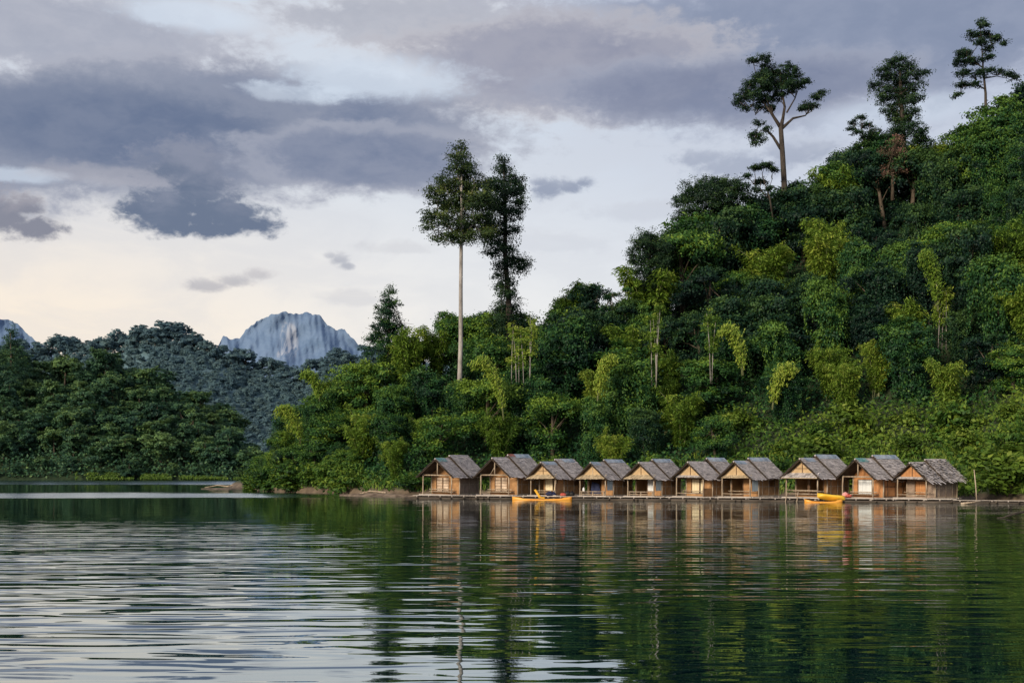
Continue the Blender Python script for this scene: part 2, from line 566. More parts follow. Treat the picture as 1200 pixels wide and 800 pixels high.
# ------------------------------------------------------------------ water
def build_water():
    m, nt, b, out = new_mat('lake_water')
    p = geopos(nt)
    x, y, z = sep(nt, p)
    b.inputs['IOR'].default_value = 1.4
    b.inputs['Specular IOR Level'].default_value = 0.5
    # gentle ripples with crests across the view; wind patches come and go over the lake
    wp = noise(nt, vec(nt, x * .012, y * .03, 4.0), 1, 3, .5, .4)
    left = (x + y * 0.10).step(4, -16)
    near = (y + (noise(nt, vec(nt, x * .06, y * .02, 1.5), 1, 3, .6) - .5) * 42.).step(88, 56)                                             # the open water in front
    bandA = (y - 151. + (wp - .5) * 34 + (noise(nt, vec(nt, x * .05, y * .35, 8.), 1, 3, .6) - .5) * 26).abs().step(17, 9) * (x + y * .11).step(0, -14)
    bandB = (y - 325. + (wp - .5) * 80).abs().step(70, 40) * (x + y * .22).step(6, -6)
    calm = wp.step(.40, .62) * .35 + .16
    amp = (near * (left * .65 + .65) * (wp.step(.25, .6) * .55 + .6) * (y.step(15, 34) * .5 + .5)).max(calm) * (bandA.max(bandB) * -.9 + 1.0)
    rough = (bandA * .16).max(bandB * .16).max(near * -.025 + .035)
    n1 = noise(nt, vec(nt, x * .19, y * .80), 1, 1.5, .45, .6)
    n2 = noise(nt, vec(nt, x * .42, y * 1.7, 7.), 1, 1, .5, .4)
    n3 = noise(nt, vec(nt, x * .045 + y * .01, y * .17, 2.), 1, 1, .5, .2)
    h = (n1 * .076 + n2 * .034 + n3 * .10) * amp
    bn = nt.nodes.new('ShaderNodeBump')
    bn.inputs['Strength'].default_value = 1.0
    bn.inputs['Distance'].default_value = 1.0
    nt.links.new(h.k, bn.inputs['Height'])
    # wind ripples run towards the near shore: their steeper faces lean that way
    fine = noise(nt, vec(nt, x * .10, y * .9, 11.), 1, 3, .6)
    lean = (bandA * (fine.step(.25, .55) * .055 + .030)).max(bandB * (fine * .03 + .085)).max(near * left * .020)
    va = nt.nodes.new('ShaderNodeVectorMath'); va.operation = 'ADD'
    nt.links.new(bn.outputs[0], va.inputs[0])
    nt.links.new(vec(nt, lean * -.1, lean * -1.0, 0.0), va.inputs[1])
    vn = nt.nodes.new('ShaderNodeVectorMath'); vn.operation = 'NORMALIZE'
    nt.links.new(va.outputs[0], vn.inputs[0])
    nt.links.new(vn.outputs[0], b.inputs['Normal'])
    b.inputs['Base Color'].default_value = (0.001, 0.013, 0.018, 1)
    nt.links.new(rough.k, b.inputs['Roughness'])
    g = nt.nodes.new('ShaderNodeBsdfGlossy')
    g.inputs['Color'].default_value = (0.75, 0.87, 0.91, 1)
    nt.links.new(rough.k, g.inputs['Roughness'])
    nt.links.new(vn.outputs[0], g.inputs['Normal'])
    mx = nt.nodes.new('ShaderNodeMixShader')
    mx.inputs[0].default_value = 0.40
    nt.links.new(b.outputs[0], mx.inputs[1])
    nt.links.new(g.outputs[0], mx.inputs[2])
    nt.links.new(mx.outputs[0], out.inputs['Surface'])
    me = bpy.data.meshes.new('water')
    me.from_pydata([(-2500, -400, 0), (2500, -400, 0), (2500, 3000, 0), (-2500, 3000, 0)], [], [(0, 1, 2, 3)])
    me.materials.append(m)
    struct(link('water', me))


build_water()
lb = MB()
lb.quad((-6000, -3000, -6), (6000, -3000, -6), (6000, 9000, -6), (-6000, 9000, -6))
struct(lb.build('ground', 'mud'))

# ------------------------------------------------------------------ the hills
SIL = lerp_table([(250, 575), (285, 562), (300, 548), (320, 512), (340, 482), (370, 443), (390, 428), (410, 416), (440, 402), (470, 397),
                  (500, 378), (530, 372), (560, 368), (580, 360), (610, 372), (640, 360), (660, 347), (690, 345), (720, 357), (740, 345),
                  (760, 325), (790, 292), (805, 245), (830, 235), (870, 238), (890, 238), (930, 217), (960, 205), (980, 198), (1000, 172),
                  (1040, 155), (1080, 158), (1100, 163), (1130, 158), (1160, 142), (1180, 112), (1200, 98), (1300, 60), (1500, 10), (1800, -40)])
TREEH = lerp_table([(250, 1.5), (290, 3), (320, 6), (350, 7.5), (420, 9), (560, 10), (700, 11), (900, 12), (1200, 13), (1700, 13)])
YS = lerp_table([(200, 230), (275, 207), (300, 190), (330, 173), (400, 160), (440, 153), (480, 148), (600, 146), (800, 138), (1000, 129),
                 (1120, 123), (1200, 113), (1400, 97), (1800, 75)])


def _ridge(c):
    ys = float(YS(c))
    tanel = (HZ - float(SIL(c))) / F
    th = float(TREEH(c))
    yr = ys + 25
    for _ in range(30):
        zr = H + tanel * yr - th
        yr = ys + 14 + max(zr, 0) / 0.80
    return yr, H + tanel * yr - th


_cs = np.arange(200, 1801, 5.0)
_rt = np.array([_ridge(c) for c in _cs])
# smooth the crest so the ground does not copy every crown
_k = np.ones(9) / 9
_yr = np.convolve(np.pad(_rt[:, 0], 4, 'edge'), _k, 'valid')
_zr = np.convolve(np.pad(_rt[:, 1], 4, 'edge'), _k, 'valid')


def bumps(X_, Y_):
    return (np.sin(X_ * .21 + Y_ * .13) + np.sin(X_ * .11 - Y_ * .19 + 1.3) + np.sin(X_ * .37 + Y_ * .05 + 2.)) * .55


def terrain(c, t):
    """world position of the near hill; c = bearing, t = 0 at the shore, 1 on the crest"""
    c = np.asarray(c, float); t = np.asarray(t, float)
    ys = YS(c); yr = np.interp(c, _cs, _yr); zr = np.interp(c, _cs, _zr)
    Y_ = ys + t * (yr - ys)
    X_ = (c - 600) / F * Y_
    up = np.where(t < 0, t * 6, np.minimum(1, np.clip(t, 0, 1) * 22) * .55 * np.clip((zr + .5) / 4, 0, 1) + (np.maximum(zr, .3)) * np.clip(t, 0, 1) ** 1.12)
    down = np.where(t > 1, (t - 1) * (yr - ys) * .75, 0)
    z = np.where(zr < -0.5, -1.5 + t, up - down) - np.clip((285 - c) * .035, 0, 3)
    z = z + bumps(X_, Y_) * np.clip((t - .08) * 3, 0, 1)
    return X_, Y_, z


def build_terrain():
    cs = np.arange(225, 1801, 7.0)
    ts = np.concatenate([np.linspace(-.12, .1, 12), np.linspace(.13, 1.0, 26), np.linspace(1.06, 2.2, 12)])
    Cg, Tg = np.meshgrid(cs, ts)
    X_, Y_, Z_ = terrain(Cg, Tg)
    V = np.stack([X_.ravel(), Y_.ravel(), Z_.ravel()], 1)
    ny, nx = Cg.shape
    i = np.arange(ny - 1)[:, None] * nx + np.arange(nx - 1)[None, :]
    Q = np.stack([i, i + 1, i + 1 + nx, i + nx], -1).reshape(-1, 4)
    # the lowest metre is a bare muddy bank, forest soil above
    m, nt, b, out = new_mat('hillside_soil')
    x, y, z = sep(nt, geopos(nt))
    n = noise(nt, geopos(nt), .5, 6, .65)
    bank = mixc(nt, n.step(.3, .7), (0.075, 0.055, 0.038), (0.20, 0.150, 0.108))
    soil = mixc(nt, n.step(.3, .7), (0.010, 0.020, 0.009), (0.040, 0.060, 0.022))
    f = (z + (n - .5) * 1.4).step(.45, 1.1)
    nt.links.new(mixc(nt, f, bank, soil), b.inputs['Base Color'])
    b.inputs['Roughness'].default_value = .95
    M['_hill'] = m
    me = np_mesh('hillside', V, Q, np.full(len(Q), .5), '_hill', True)
    struct(link('hillside', me))


build_terrain()


def generic_hill(name, sil, ysh, ytop, th, matname, base=-1.0):
    """a forested hill whose crest follows the given skyline less the trees' height"""
    s = lerp_table(sil)
    c0, c1 = sil[0][0], sil[-1][0]

    def surf(c, t):
        c = np.asarray(c, float); t = np.asarray(t, float)
        Y_ = ysh + t * (ytop - ysh)
        zr = np.maximum(H + (HZ - s(c)) / F * ytop - th, -1)
        z = base + np.where(t <= 1, (zr - base) * np.clip(t, 0, 1) ** .9, (zr - base) * (1 - (t - 1) * 1.3))
        X_ = (c - 600) / F * ytop * (0.55 + 0.45 * Y_ / ytop) if False else (c - 600) / F * Y_
        return X_, Y_, z
    cs = np.linspace(c0, c1, 70)
    ts = np.linspace(-.05, 1.8, 30)
    Cg, Tg = np.meshgrid(cs, ts)
    X_, Y_, Z_ = surf(Cg, Tg)
    V = np.stack([X_.ravel(), Y_.ravel(), Z_.ravel()], 1)
    ny, nx = Cg.shape
    i = np.arange(ny - 1)[:, None] * nx + np.arange(nx - 1)[None, :]
    Q = np.stack([i, i + 1, i + 1 + nx, i + nx], -1).reshape(-1, 4)
    struct(link(name, np_mesh(name, V, Q, np.full(len(Q), .5), matname, True)))
    return surf, s


M['leftsoil'] = rough_mat('inlet_soil', (0.012, 0.026, 0.014), (0.04, 0.065, 0.03), .3, .95)
M['farsoil'] = rough_mat('hazed_valley_soil', (0.11, 0.19, 0.23), (0.13, 0.21, 0.245), .1, .95)  # bare ground tinted blue, haze painted into its colour
LEFT_SIL = [(-420, 380), (-200, 392), (-60, 405), (0, 408), (10, 398), (40, 428), (80, 416), (130, 412), (150, 426), (180, 432), (215, 452),
            (240, 462), (270, 480), (290, 512), (300, 535), (318, 558), (330, 570)]
FAR_SIL = [(-500, 370), (-200, 385), (-50, 397), (0, 406), (40, 400), (100, 393), (140, 391), (160, 380), (180, 374), (200, 378), (230, 385),
           (262, 396), (280, 408), (300, 419), (330, 421), (350, 428), (370, 417), (390, 407), (420, 408), (460, 405), (560, 400), (700, 420)]
left_surf, left_s = generic_hill('inlet_hill', LEFT_SIL, 418, 500, 9.0, 'leftsoil')
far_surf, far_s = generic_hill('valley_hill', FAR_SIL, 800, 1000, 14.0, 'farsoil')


def build_mountain(name, label, sil, base_py, Y0, streak):
    """limestone massif: a cliffed face with relief and a back that falls away"""
    s0_ = lerp_table(sil)
    jag = np.random.default_rng(8).normal(size=400)

    def s(c):
        i = np.clip(((c - sil[0][0]) / 2.2).astype(int), 0, 399)
        return s0_(c) + jag[i] * .3 + np.sin(c * .45) * .6 + np.sin(c * 1.1 + 1) * .3
    c0, c1 = sil[0][0], sil[-1][0]
    cs = np.linspace(c0, c1, 260)
    vs = np.linspace(0, 1, 44)
    rows = []
    prng = np.random.default_rng(5)
    ph = prng.uniform(0, 6, 8)
    for v in np.concatenate([vs, [1.02, 1.04]]):
        vv = min(v, 1)
        py = base_py + (s0_(cs) * (1 - vv ** 8) + s(cs) * vv ** 8 - base_py) * vv
        relief = (np.sin(cs * .11 + ph[0] + v * 2.2) * 5 + np.sin(cs * .27 + ph[1] - v * 5) * 2.0 + np.sin(cs * .8 + ph[2] + v * 9) * 1.2
                  + np.sin(v * 11 + cs * .07 + ph[3]) * 7 + np.sin(v * 23 - cs * .15) * 3 + prng.normal(size=len(cs)) * .8)
        Yv = Y0 - 160 * (1 - min(v, 1)) ** 1.5 + relief + (400 if v > 1.03 else 60 if v > 1 else 0)
        rows.append(np.stack([(cs - 600) / F * Yv, Yv, np.maximum(H + (HZ - py) / F * Yv, -2) - (180 if v > 1.03 else 0)], 1))
    V = np.concatenate(rows)
    ny, nx = len(rows), len(cs)
    i = np.arange(ny - 1)[:, None] * nx + np.arange(nx - 1)[None, :]
    Q = np.stack([i, i + 1, i + 1 + nx, i + nx], -1).reshape(-1, 4)
    m, nt, b, out = new_mat(name + '_hazed_rock')
    p = geopos(nt)
    x, y, z = sep(nt, p)
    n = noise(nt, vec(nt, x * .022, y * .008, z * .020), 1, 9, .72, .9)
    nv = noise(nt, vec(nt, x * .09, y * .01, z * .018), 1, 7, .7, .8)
    base = mixc(nt, n.step(.40, .60), (0.118, 0.185, 0.310), (0.158, 0.232, 0.365))  # blue of the distant air is put into the rock colour
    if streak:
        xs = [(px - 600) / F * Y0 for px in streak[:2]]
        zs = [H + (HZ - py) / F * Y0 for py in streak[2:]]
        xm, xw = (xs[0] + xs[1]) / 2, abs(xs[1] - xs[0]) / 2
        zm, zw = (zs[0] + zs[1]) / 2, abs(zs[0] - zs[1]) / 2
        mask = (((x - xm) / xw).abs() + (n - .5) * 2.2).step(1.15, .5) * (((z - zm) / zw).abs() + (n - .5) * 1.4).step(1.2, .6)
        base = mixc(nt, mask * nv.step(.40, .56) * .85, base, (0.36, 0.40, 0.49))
    nt.links.new(base, b.inputs['Base Color'])
    b.inputs['Roughness'].default_value = .95
    b.inputs['Specular IOR Level'].default_value = 0.0
    M['_hazed_rock'] = m
    me = np_mesh(name, V, Q, np.full(len(Q), .5), '_hazed_rock', True)
    struct(link(name, me))


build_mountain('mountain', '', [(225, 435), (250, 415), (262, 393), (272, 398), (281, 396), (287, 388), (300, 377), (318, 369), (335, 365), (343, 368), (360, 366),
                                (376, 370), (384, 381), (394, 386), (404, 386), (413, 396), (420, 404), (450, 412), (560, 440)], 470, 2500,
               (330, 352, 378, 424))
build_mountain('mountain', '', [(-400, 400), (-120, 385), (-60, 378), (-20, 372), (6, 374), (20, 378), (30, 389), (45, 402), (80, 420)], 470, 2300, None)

# ------------------------------------------------------------------ tree prototypes (about 10 m tall, foot at the origin)
def limb_mesh(name, tips, trunk_h, r0, mat='bark', lean=(0, 0)):
    b = MB()
    top = (lean[0], lean[1], trunk_h)
    b.tube([(0, 0, -1.2), (lean[0] * .2, lean[1] * .2, trunk_h * .4), (lean[0] * .6, lean[1] * .6, trunk_h * .75), top],
           [r0 * 1.3, r0, r0 * .75, r0 * .4], 7)
    for t in tips:
        f = rnd.uniform(.45, .95)
        s0 = (lean[0] * f, lean[1] * f, trunk_h * f)
        mid = tuple(s0[i] * .45 + t[i] * .55 + (0, 0, .25)[i] for i in range(3))
        b.tube([s0, mid, t], [r0 * .38, r0 * .26, r0 * .1], 5)
    return b.mesh(name, mat, True)


def proto_broad(seed, mat, wide=1.0, nlob=10, dens=1.0, L=.35, low=True):
    rnd.seed(seed)
    lobes = [((0, 0, 7.6), (1.9, 1.9, 1.7))]
    for i in range(nlob):
        a = 2 * pi * i / nlob * 1.62 + rnd.uniform(-.4, .4)
        zz = rnd.uniform(3.6, 7.8)
        rr = (2.7 - .22 * abs(zz - 5.2)) * rnd.uniform(.55, 1.1) * wide
        r = rnd.uniform(1.0, 1.75)
        lobes.append(((rr * cos(a), rr * sin(a), zz), (r * 1.1, r * 1.1, r * .8)))
    if low:
        for i in range(6):
            a = rnd.uniform(0, 2 * pi)
            rr = rnd.uniform(1.0, 2.4) * wide
            lobes.append(((rr * cos(a), rr * sin(a), rnd.uniform(.9, 2.8)), (1.2, 1.2, 1.0)))
    parts = []
    for c, r in lobes:
        k = max(8, int(15 * dens * (r[0] / 1.5) ** 2))
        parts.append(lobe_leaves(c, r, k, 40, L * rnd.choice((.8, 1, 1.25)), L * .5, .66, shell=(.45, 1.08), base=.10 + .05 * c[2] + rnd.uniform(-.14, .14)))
    return leaf_mesh('crown', parts, mat), limb_mesh('trunk', [c for c, r in lobes[:8]], 7.2, .26)


def proto_vine(seed, mat, L=.31):
    """a tree smothered in climbers: stacked lumps with hanging curtains"""
    rnd.seed(seed)
    lobes, hang = [], []
    z = 1.0
    while z < 9.4:
        prof = 1.0 + 1.5 * math.exp(-((z - rnd.uniform(5.5, 8)) / 3.2) ** 2)
        for k in range(2 + (z > 4)):
            a = rnd.uniform(0, 2 * pi)
            rr = prof * rnd.uniform(.25, .85)
            r = prof * rnd.uniform(.45, .75)
            c = (rr * cos(a), rr * sin(a), z + rnd.uniform(-.4, .4))
            lobes.append((c, (r, r, r * .85)))
            for q in range(9):
                aa = rnd.uniform(0, 2 * pi)
                hang.append((c[0] + r * cos(aa), c[1] + r * sin(aa), c[2] + rnd.uniform(-.3, .3)))
        z += rnd.uniform(.9, 1.4)
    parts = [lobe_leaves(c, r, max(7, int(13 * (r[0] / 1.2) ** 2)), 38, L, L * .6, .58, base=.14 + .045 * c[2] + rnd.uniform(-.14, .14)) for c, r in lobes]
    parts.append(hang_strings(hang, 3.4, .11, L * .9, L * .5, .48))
    return leaf_mesh('crown', parts, mat), limb_mesh('trunk', [c for c, r in lobes[-6:]], 8.2, .22)


def proto_bamboo(seed, ncul=16, hgt=(7.5, 10.5), bare=.35, spread=1.0, lean=None):
    """arching culms with drooping feathery plumes"""
    rnd.seed(seed)
    cb = MB()
    C, N, AX, SH = [], [], [], []
    for i in range(ncul):
        a = rnd.uniform(0, 2 * pi)
        b0 = rnd.uniform(0, .8)
        hh = rnd.uniform(*hgt)
        out = rnd.uniform(.4, 2.6) * spread
        dr = rnd.uniform(.1, .5)
        dirx, diry = cos(a), sin(a)
        if lean:
            dirx, diry = lean[0] + .35 * dirx, lean[1] + .35 * diry
        pts = []
        for k in range(11):
            t = k / 10
            r = out * t ** 2.2
            zz = hh * (t - dr * max(0, t - .6) ** 2 * 3.0)
            pts.append((b0 * cos(a) + dirx * r, b0 * sin(a) + diry * r, zz))
        cb.tube([(pts[0][0], pts[0][1], -.8)] + pts[::2], [.045] + [.042 * (1 - .8 * k / 5) for k in range(6)], 5)
        tone = rnd.uniform(-.2, .25)
        pa = np.array(pts)
        for k in range(62):
            t = rnd.uniform(bare, 1.0)
            j = min(9, int(t * 10)); f = t * 10 - j
            p = pa[j] * (1 - f) + pa[j + 1] * f
            br = rnd.uniform(.15, .85) * (1.15 - .55 * abs(t - .7) * 2)
            aa = rnd.uniform(0, 2 * pi)
            q = p + np.array([cos(aa) * br, sin(aa) * br, rnd.uniform(-.1, .35) - br * .35])
            cl = tone + rnd.uniform(-.15, .2)
            for s in range(7):
                C.append(q + np.array([rnd.gauss(0, .2), rnd.gauss(0, .2), rnd.gauss(0, .17)]))
                AX.append((cos(aa) * .7 + rnd.gauss(0, .3), sin(aa) * .7 + rnd.gauss(0, .3), -.9))
                N.append((rnd.gauss(0, .5), rnd.gauss(0, .5), .8))
                SH.append(.40 + cl + rnd.gauss(0, .1) + (t - .6) * .3)
    n = len(C)
    part = leaf_arrays(np.array(C), np.array(N), .50 * rng.uniform(.7, 1.3, n), .13 * rng.uniform(.8, 1.3, n), np.array(SH), np.array(AX))
    return leaf_mesh('foliage', [part], 'bamboo'), cb.mesh('culm', 'culm', True)


def proto_shrub(seed, mat='shrub', L=.36):
    rnd.seed(seed)
    parts = []
    lob = []
    for i in range(8):
        a = rnd.uniform(0, 2 * pi)
        rr = rnd.uniform(.1, 1.7)
        r = rnd.uniform(.7, 1.15)
        c = (rr * cos(a), rr * sin(a), rnd.uniform(.4, 2.3) - rr * .35)
        lob.append(c)
        parts.append(lobe_leaves(c, (r, r, r * .85), 15, 18, L, L * .5, .4, zmin=-.3, base=.42 + rnd.uniform(-.15, .15)))
    # shoots sticking out
    C, AX = [], []
    for i in range(40):
        a = rnd.uniform(0, 2 * pi); rr = rnd.uniform(.2, 1.7); zt = rnd.uniform(1.6, 3.4)
        for k in range(7):
            C.append((rr * cos(a) * (1 + k * .05), rr * sin(a) * (1 + k * .05), zt * (.6 + .06 * k)))
            AX.append((rnd.gauss(0, 1), rnd.gauss(0, 1), .5))
    n = len(C)
    parts.append(leaf_arrays(np.array(C), rng.normal(size=(n, 3)) + np.array([0, 0, .8]), .34, .15, np.full(n, .55) + rng.normal(size=n) * .15, np.array(AX)))
    b = MB()
    for c in lob[:5]:
        b.tube([(c[0] * .2, c[1] * .2, -.5), (c[0] * .6, c[1] * .6, max(.3, c[2] * .5)), c], [.05, .04, .015], 5)
    return leaf_mesh('foliage', parts, mat), b.mesh('stem', 'bark', True)


def proto_far(seed, mat, L, ncl, nlf, nlob=12):
    rnd.seed(seed)
    parts = []
    lobes = [((0, 0, 7.5), (2.2, 2.2, 1.8))]
    for i in range(nlob):
        a = i * 2.4 + rnd.uniform(-.4, .4)
        zz = rnd.uniform(2.5, 7.6)
        rr = rnd.uniform(1.2, 2.9)
        r = rnd.uniform(1.1, 1.8)
        lobes.append(((rr * cos(a), rr * sin(a), zz), (r * 1.1, r * 1.1, r * 1.05)))
    for c, r in lobes:
        parts.append(lobe_leaves(c, r, ncl, nlf, L, L * (.75 if mat == 'far' else .6), .6, base=.14 + .045 * c[2] + rnd.uniform(-.12, .12), jit=.04 if mat == 'far' else .08, nr=.14 if mat == 'far' else .36))
    return leaf_mesh('crown', parts, mat), limb_mesh('trunk', [c for c, r in lobes[:6]], 6.8, .22)


BROAD = [proto_broad(s, 'broad', w, n, d) for s, w, n, d in ((1, 1.0, 10, 1.), (2, 1.15, 12, 1.), (3, .85, 9, 1.1), (4, 1.2, 9, .9), (5, 1.0, 13, 1.))]
VINE = [proto_vine(s, 'vine') for s in (21, 22, 23, 24)]
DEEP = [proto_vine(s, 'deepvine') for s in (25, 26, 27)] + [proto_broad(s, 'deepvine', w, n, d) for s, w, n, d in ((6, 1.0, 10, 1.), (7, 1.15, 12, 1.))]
BAMB = [proto_bamboo(31, 18, bare=.15), proto_bamboo(32, 14, (8.5, 11), .2, .8), proto_bamboo(33, 20, (6.5, 9.5), .08, 1.4), proto_bamboo(34, 16, (7, 10), .12, 1.1, (-.8, -.3))]
SHRUB = [proto_shrub(s) for s in (41, 42, 43)]
GRASSY = [proto_shrub(s, 'grass', .34) for s in (45, 46)]
LEFTT = [proto_far(s, 'left', .62, 12, 22) for s in (51, 52, 53, 54)]
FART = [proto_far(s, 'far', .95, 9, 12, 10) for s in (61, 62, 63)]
rnd.seed(99)


def place(proto, name, loc, s, rz, parts=('crown', 'trunk'), xy=1.0):
    r = empty(name, loc, rz, (s * xy * rnd.uniform(.88, 1.12), s * xy, s))
    r.rotation_euler = (rnd.gauss(0, .085), rnd.gauss(0, .085), rz)
    link(parts[0], proto[0], r)
    if proto[1] is not None:
        link(parts[1], proto[1], r)
    return r


# ------------------------------------------------------------------ labels that say where a plant stands
ORD = ['first', 'second', 'third', 'fourth', 'fifth', 'sixth', 'seventh', 'eighth', 'ninth', 'tenth', 'eleventh', 'twelfth', 'thirteenth', 'fourteenth']
HUTPX = [510, 578, 635.5, 694, 751, 809, 864, 942, 1008, 1072]
pending = []          # (object, px, base label, place phrase, category, group)


def finish_labels():
    d = {}
    for it in pending:
        d.setdefault((it[2], it[3]), []).append(it)
    for (base, where), L in d.items():
        L.sort(key=lambda t: t[1])
        n = len(L)
        for i, (o, px, _, _, cat, grp) in enumerate(L):
            if n == 1:
                w = where
            elif n == 2:
                w = where + (', the left one' if i == 0 else ', the right one')
            elif n == 3:
                w = where + (', the left one', ', the middle one', ', the right one')[i]
            elif n <= len(ORD):
                w = where + ', ' + ORD[i] + ' from the left'
            else:
                w = where
            tag(o, base + ' ' + w, cat, grp)


def where_near(px, t):
    lev = 'at the foot' if t < .16 else 'low' if t < .38 else 'halfway up' if t < .62 else 'high' if t < .86 else 'on the crest'
    if px < 380:
        col = 'of the headland tip'
        return {'at the foot': 'at the foot of the headland tip', 'on the crest': 'on the crest of the headland tip'}.get(lev, lev + ' on the headland tip')
    if px < 480:
        a = 'left of the huts'
    elif px > 1110:
        a = 'right of the last hut'
    else:
        a = 'above the ' + (ORD + [])[int(np.argmin([abs(px - h) for h in HUTPX]))] + ' hut'
    return {'at the foot': 'on the bank ', 'low': 'low on the slope ', 'halfway up': 'halfway upslope ', 'high': 'high on the slope ',
            'on the crest': 'on the crest '}[lev] + a


# ------------------------------------------------------------------ jungle on the near hill
# clearings in front of the trunks that stand free: (px0, px1, py below which trees may rise, depth)
FREE = [(524, 556, 448, 168)]


def scatter_near():
    pts = []
    trees = []
    tries = 0
    while tries < 26000:
        tries += 1
        c = rnd.uniform(268, 1330)
        t = rnd.uniform(0.03, 1.06)
        x, y, z = (float(v) for v in terrain(c, t))
        if z < .3:
            continue
        dmin = 4.5 + 1.3 * t if c < 1215 else 6.5
        if c < 420:
            dmin = 3.4 + t
        if any((x - a) ** 2 + (y - b) ** 2 < dmin * dmin for a, b in pts):
            continue
        pts.append((x, y))
        trees.append((c, t, x, y, z))
    for q in range(34):
        # the headland's seaward nose is clothed right down to the water
        c = rnd.uniform(286, 420)
        t = rnd.uniform(.04, .75)
        x, y, z = (float(v) for v in terrain(c, t))
        if z > .2:
            trees.append((c, t, x, y, z))
    for c in np.arange(470, 1190, 10.5):
        c = float(c) + rnd.uniform(-3, 3)
        t = rnd.uniform(.90, 1.06)
        if rnd.random() < .25:
            continue
        x, y, z = (float(v) for v in terrain(c, t))
        trees.append((c, t, x, y, z))
    for c, t, x, y, z in trees:
        sil = float(SIL(c))
        zs_max = H + (HZ - (sil + rnd.choice((rnd.uniform(-5 if c < 620 else 4 if 975 < c < 1110 else -16, 4), rnd.uniform(-3, 12), rnd.uniform(4, 34))))) / F * y
        u = rnd.random()
        n1 = sin(x * .13 + 1.1) + sin(y * .21 + x * .05)
        low_bank = c > 860 and t < .24
        bamb = (.36 if 640 < c < 1010 and .1 < t < .78 else .26 if c < 620 else .22) + .10 * n1
        if c > 1000 and t > .6:
            bamb = .06
        if t < .10 or low_bank or c < 310:
            kind = 'shrub'
        elif u < bamb:
            kind = 'bamboo'
        elif u < bamb + (.62 if c > 850 and t > .55 else .46 if c > 740 else .28):
            kind = 'vine'
        else:
            kind = 'broad'
        if kind == 'shrub':
            s = rnd.uniform(.85, 1.5) if not low_bank else rnd.choice((.6, .8, 1.0, 1.2, 1.7))
            hh = 3.0 * s
        else:
            hh = (rnd.uniform(8.5, 13.5) if kind == 'vine' else rnd.uniform(7.0, 11.5)) if c > 420 else rnd.uniform(4.5, 8.5)
            if t < .3:
                hh *= .8
        crest = t > .84
        if crest and kind != 'shrub':
            hh = zs_max - z
            hh = min(max(hh, 3.5), 13.5)
        elif z + hh > zs_max:
            hh = max(2.0, zs_max - z)
        skip = False
        for a, b, top, yd in FREE:
            if a < c < b and y < yd and HZ - (z + hh - H) / y * F < top:
                hh = (HZ - top) / F * y + H - z
                if hh < 1.5:
                    skip = True
        if skip:
            continue
        rz = rnd.uniform(0, 2 * pi)
        loc = (x, y, z - .2)
        wh = where_near(c, t)
        if kind == 'shrub':
            light = (low_bank or c > 1090) and rnd.random() < .62 or rnd.random() < .15
            pr = rnd.choice(GRASSY if light else SHRUB)
            o = place(pr, 'shrub', loc, hh / 3.0, rz, ('foliage', 'stem'), rnd.uniform(1.0, 1.35))
            pending.append((o, c, 'pale green bush' if light else 'dense green bush', wh, 'shrub', 'bushes along the lake shore'))
        elif kind == 'bamboo':
            i = rnd.choice((0, 0, 1, 2, 2, 3))
            o = place(BAMB[i], 'bamboo_clump', loc, hh / 9.0, rz if i != 3 else rnd.uniform(-.8, .8), ('foliage', 'culm'), rnd.uniform(.95, 1.2))
            pending.append((o, c, ['arching yellow-green bamboo', 'upright yellow-green bamboo', 'broad yellow-green bamboo', 'leaning yellow-green bamboo'][i], wh, 'bamboo', 'bamboo on the hillside'))
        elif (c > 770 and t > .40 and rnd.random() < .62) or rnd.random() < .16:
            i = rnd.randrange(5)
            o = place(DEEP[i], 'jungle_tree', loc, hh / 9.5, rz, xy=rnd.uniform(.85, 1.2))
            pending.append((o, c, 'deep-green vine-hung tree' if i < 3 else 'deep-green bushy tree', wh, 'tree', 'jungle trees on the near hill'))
        elif kind == 'vine':
            i = rnd.randrange(4)
            o = place(VINE[i], 'jungle_tree', loc, hh / 9.6, rz, xy=rnd.uniform(.85, 1.2))
            pending.append((o, c, 'mid-green vine-draped tree', wh, 'tree', 'jungle trees on the near hill'))
        else:
            i = rnd.randrange(5)
            o = place(BROAD[i], 'jungle_tree', loc, hh / 9.2, rz, xy=rnd.uniform(1.0, 1.3))
            pending.append((o, c, ['bushy green tree', 'spreading green tree', 'narrow green tree', 'broad green tree', 'full green tree'][i], wh, 'tree', 'jungle trees on the near hill'))


scatter_near()


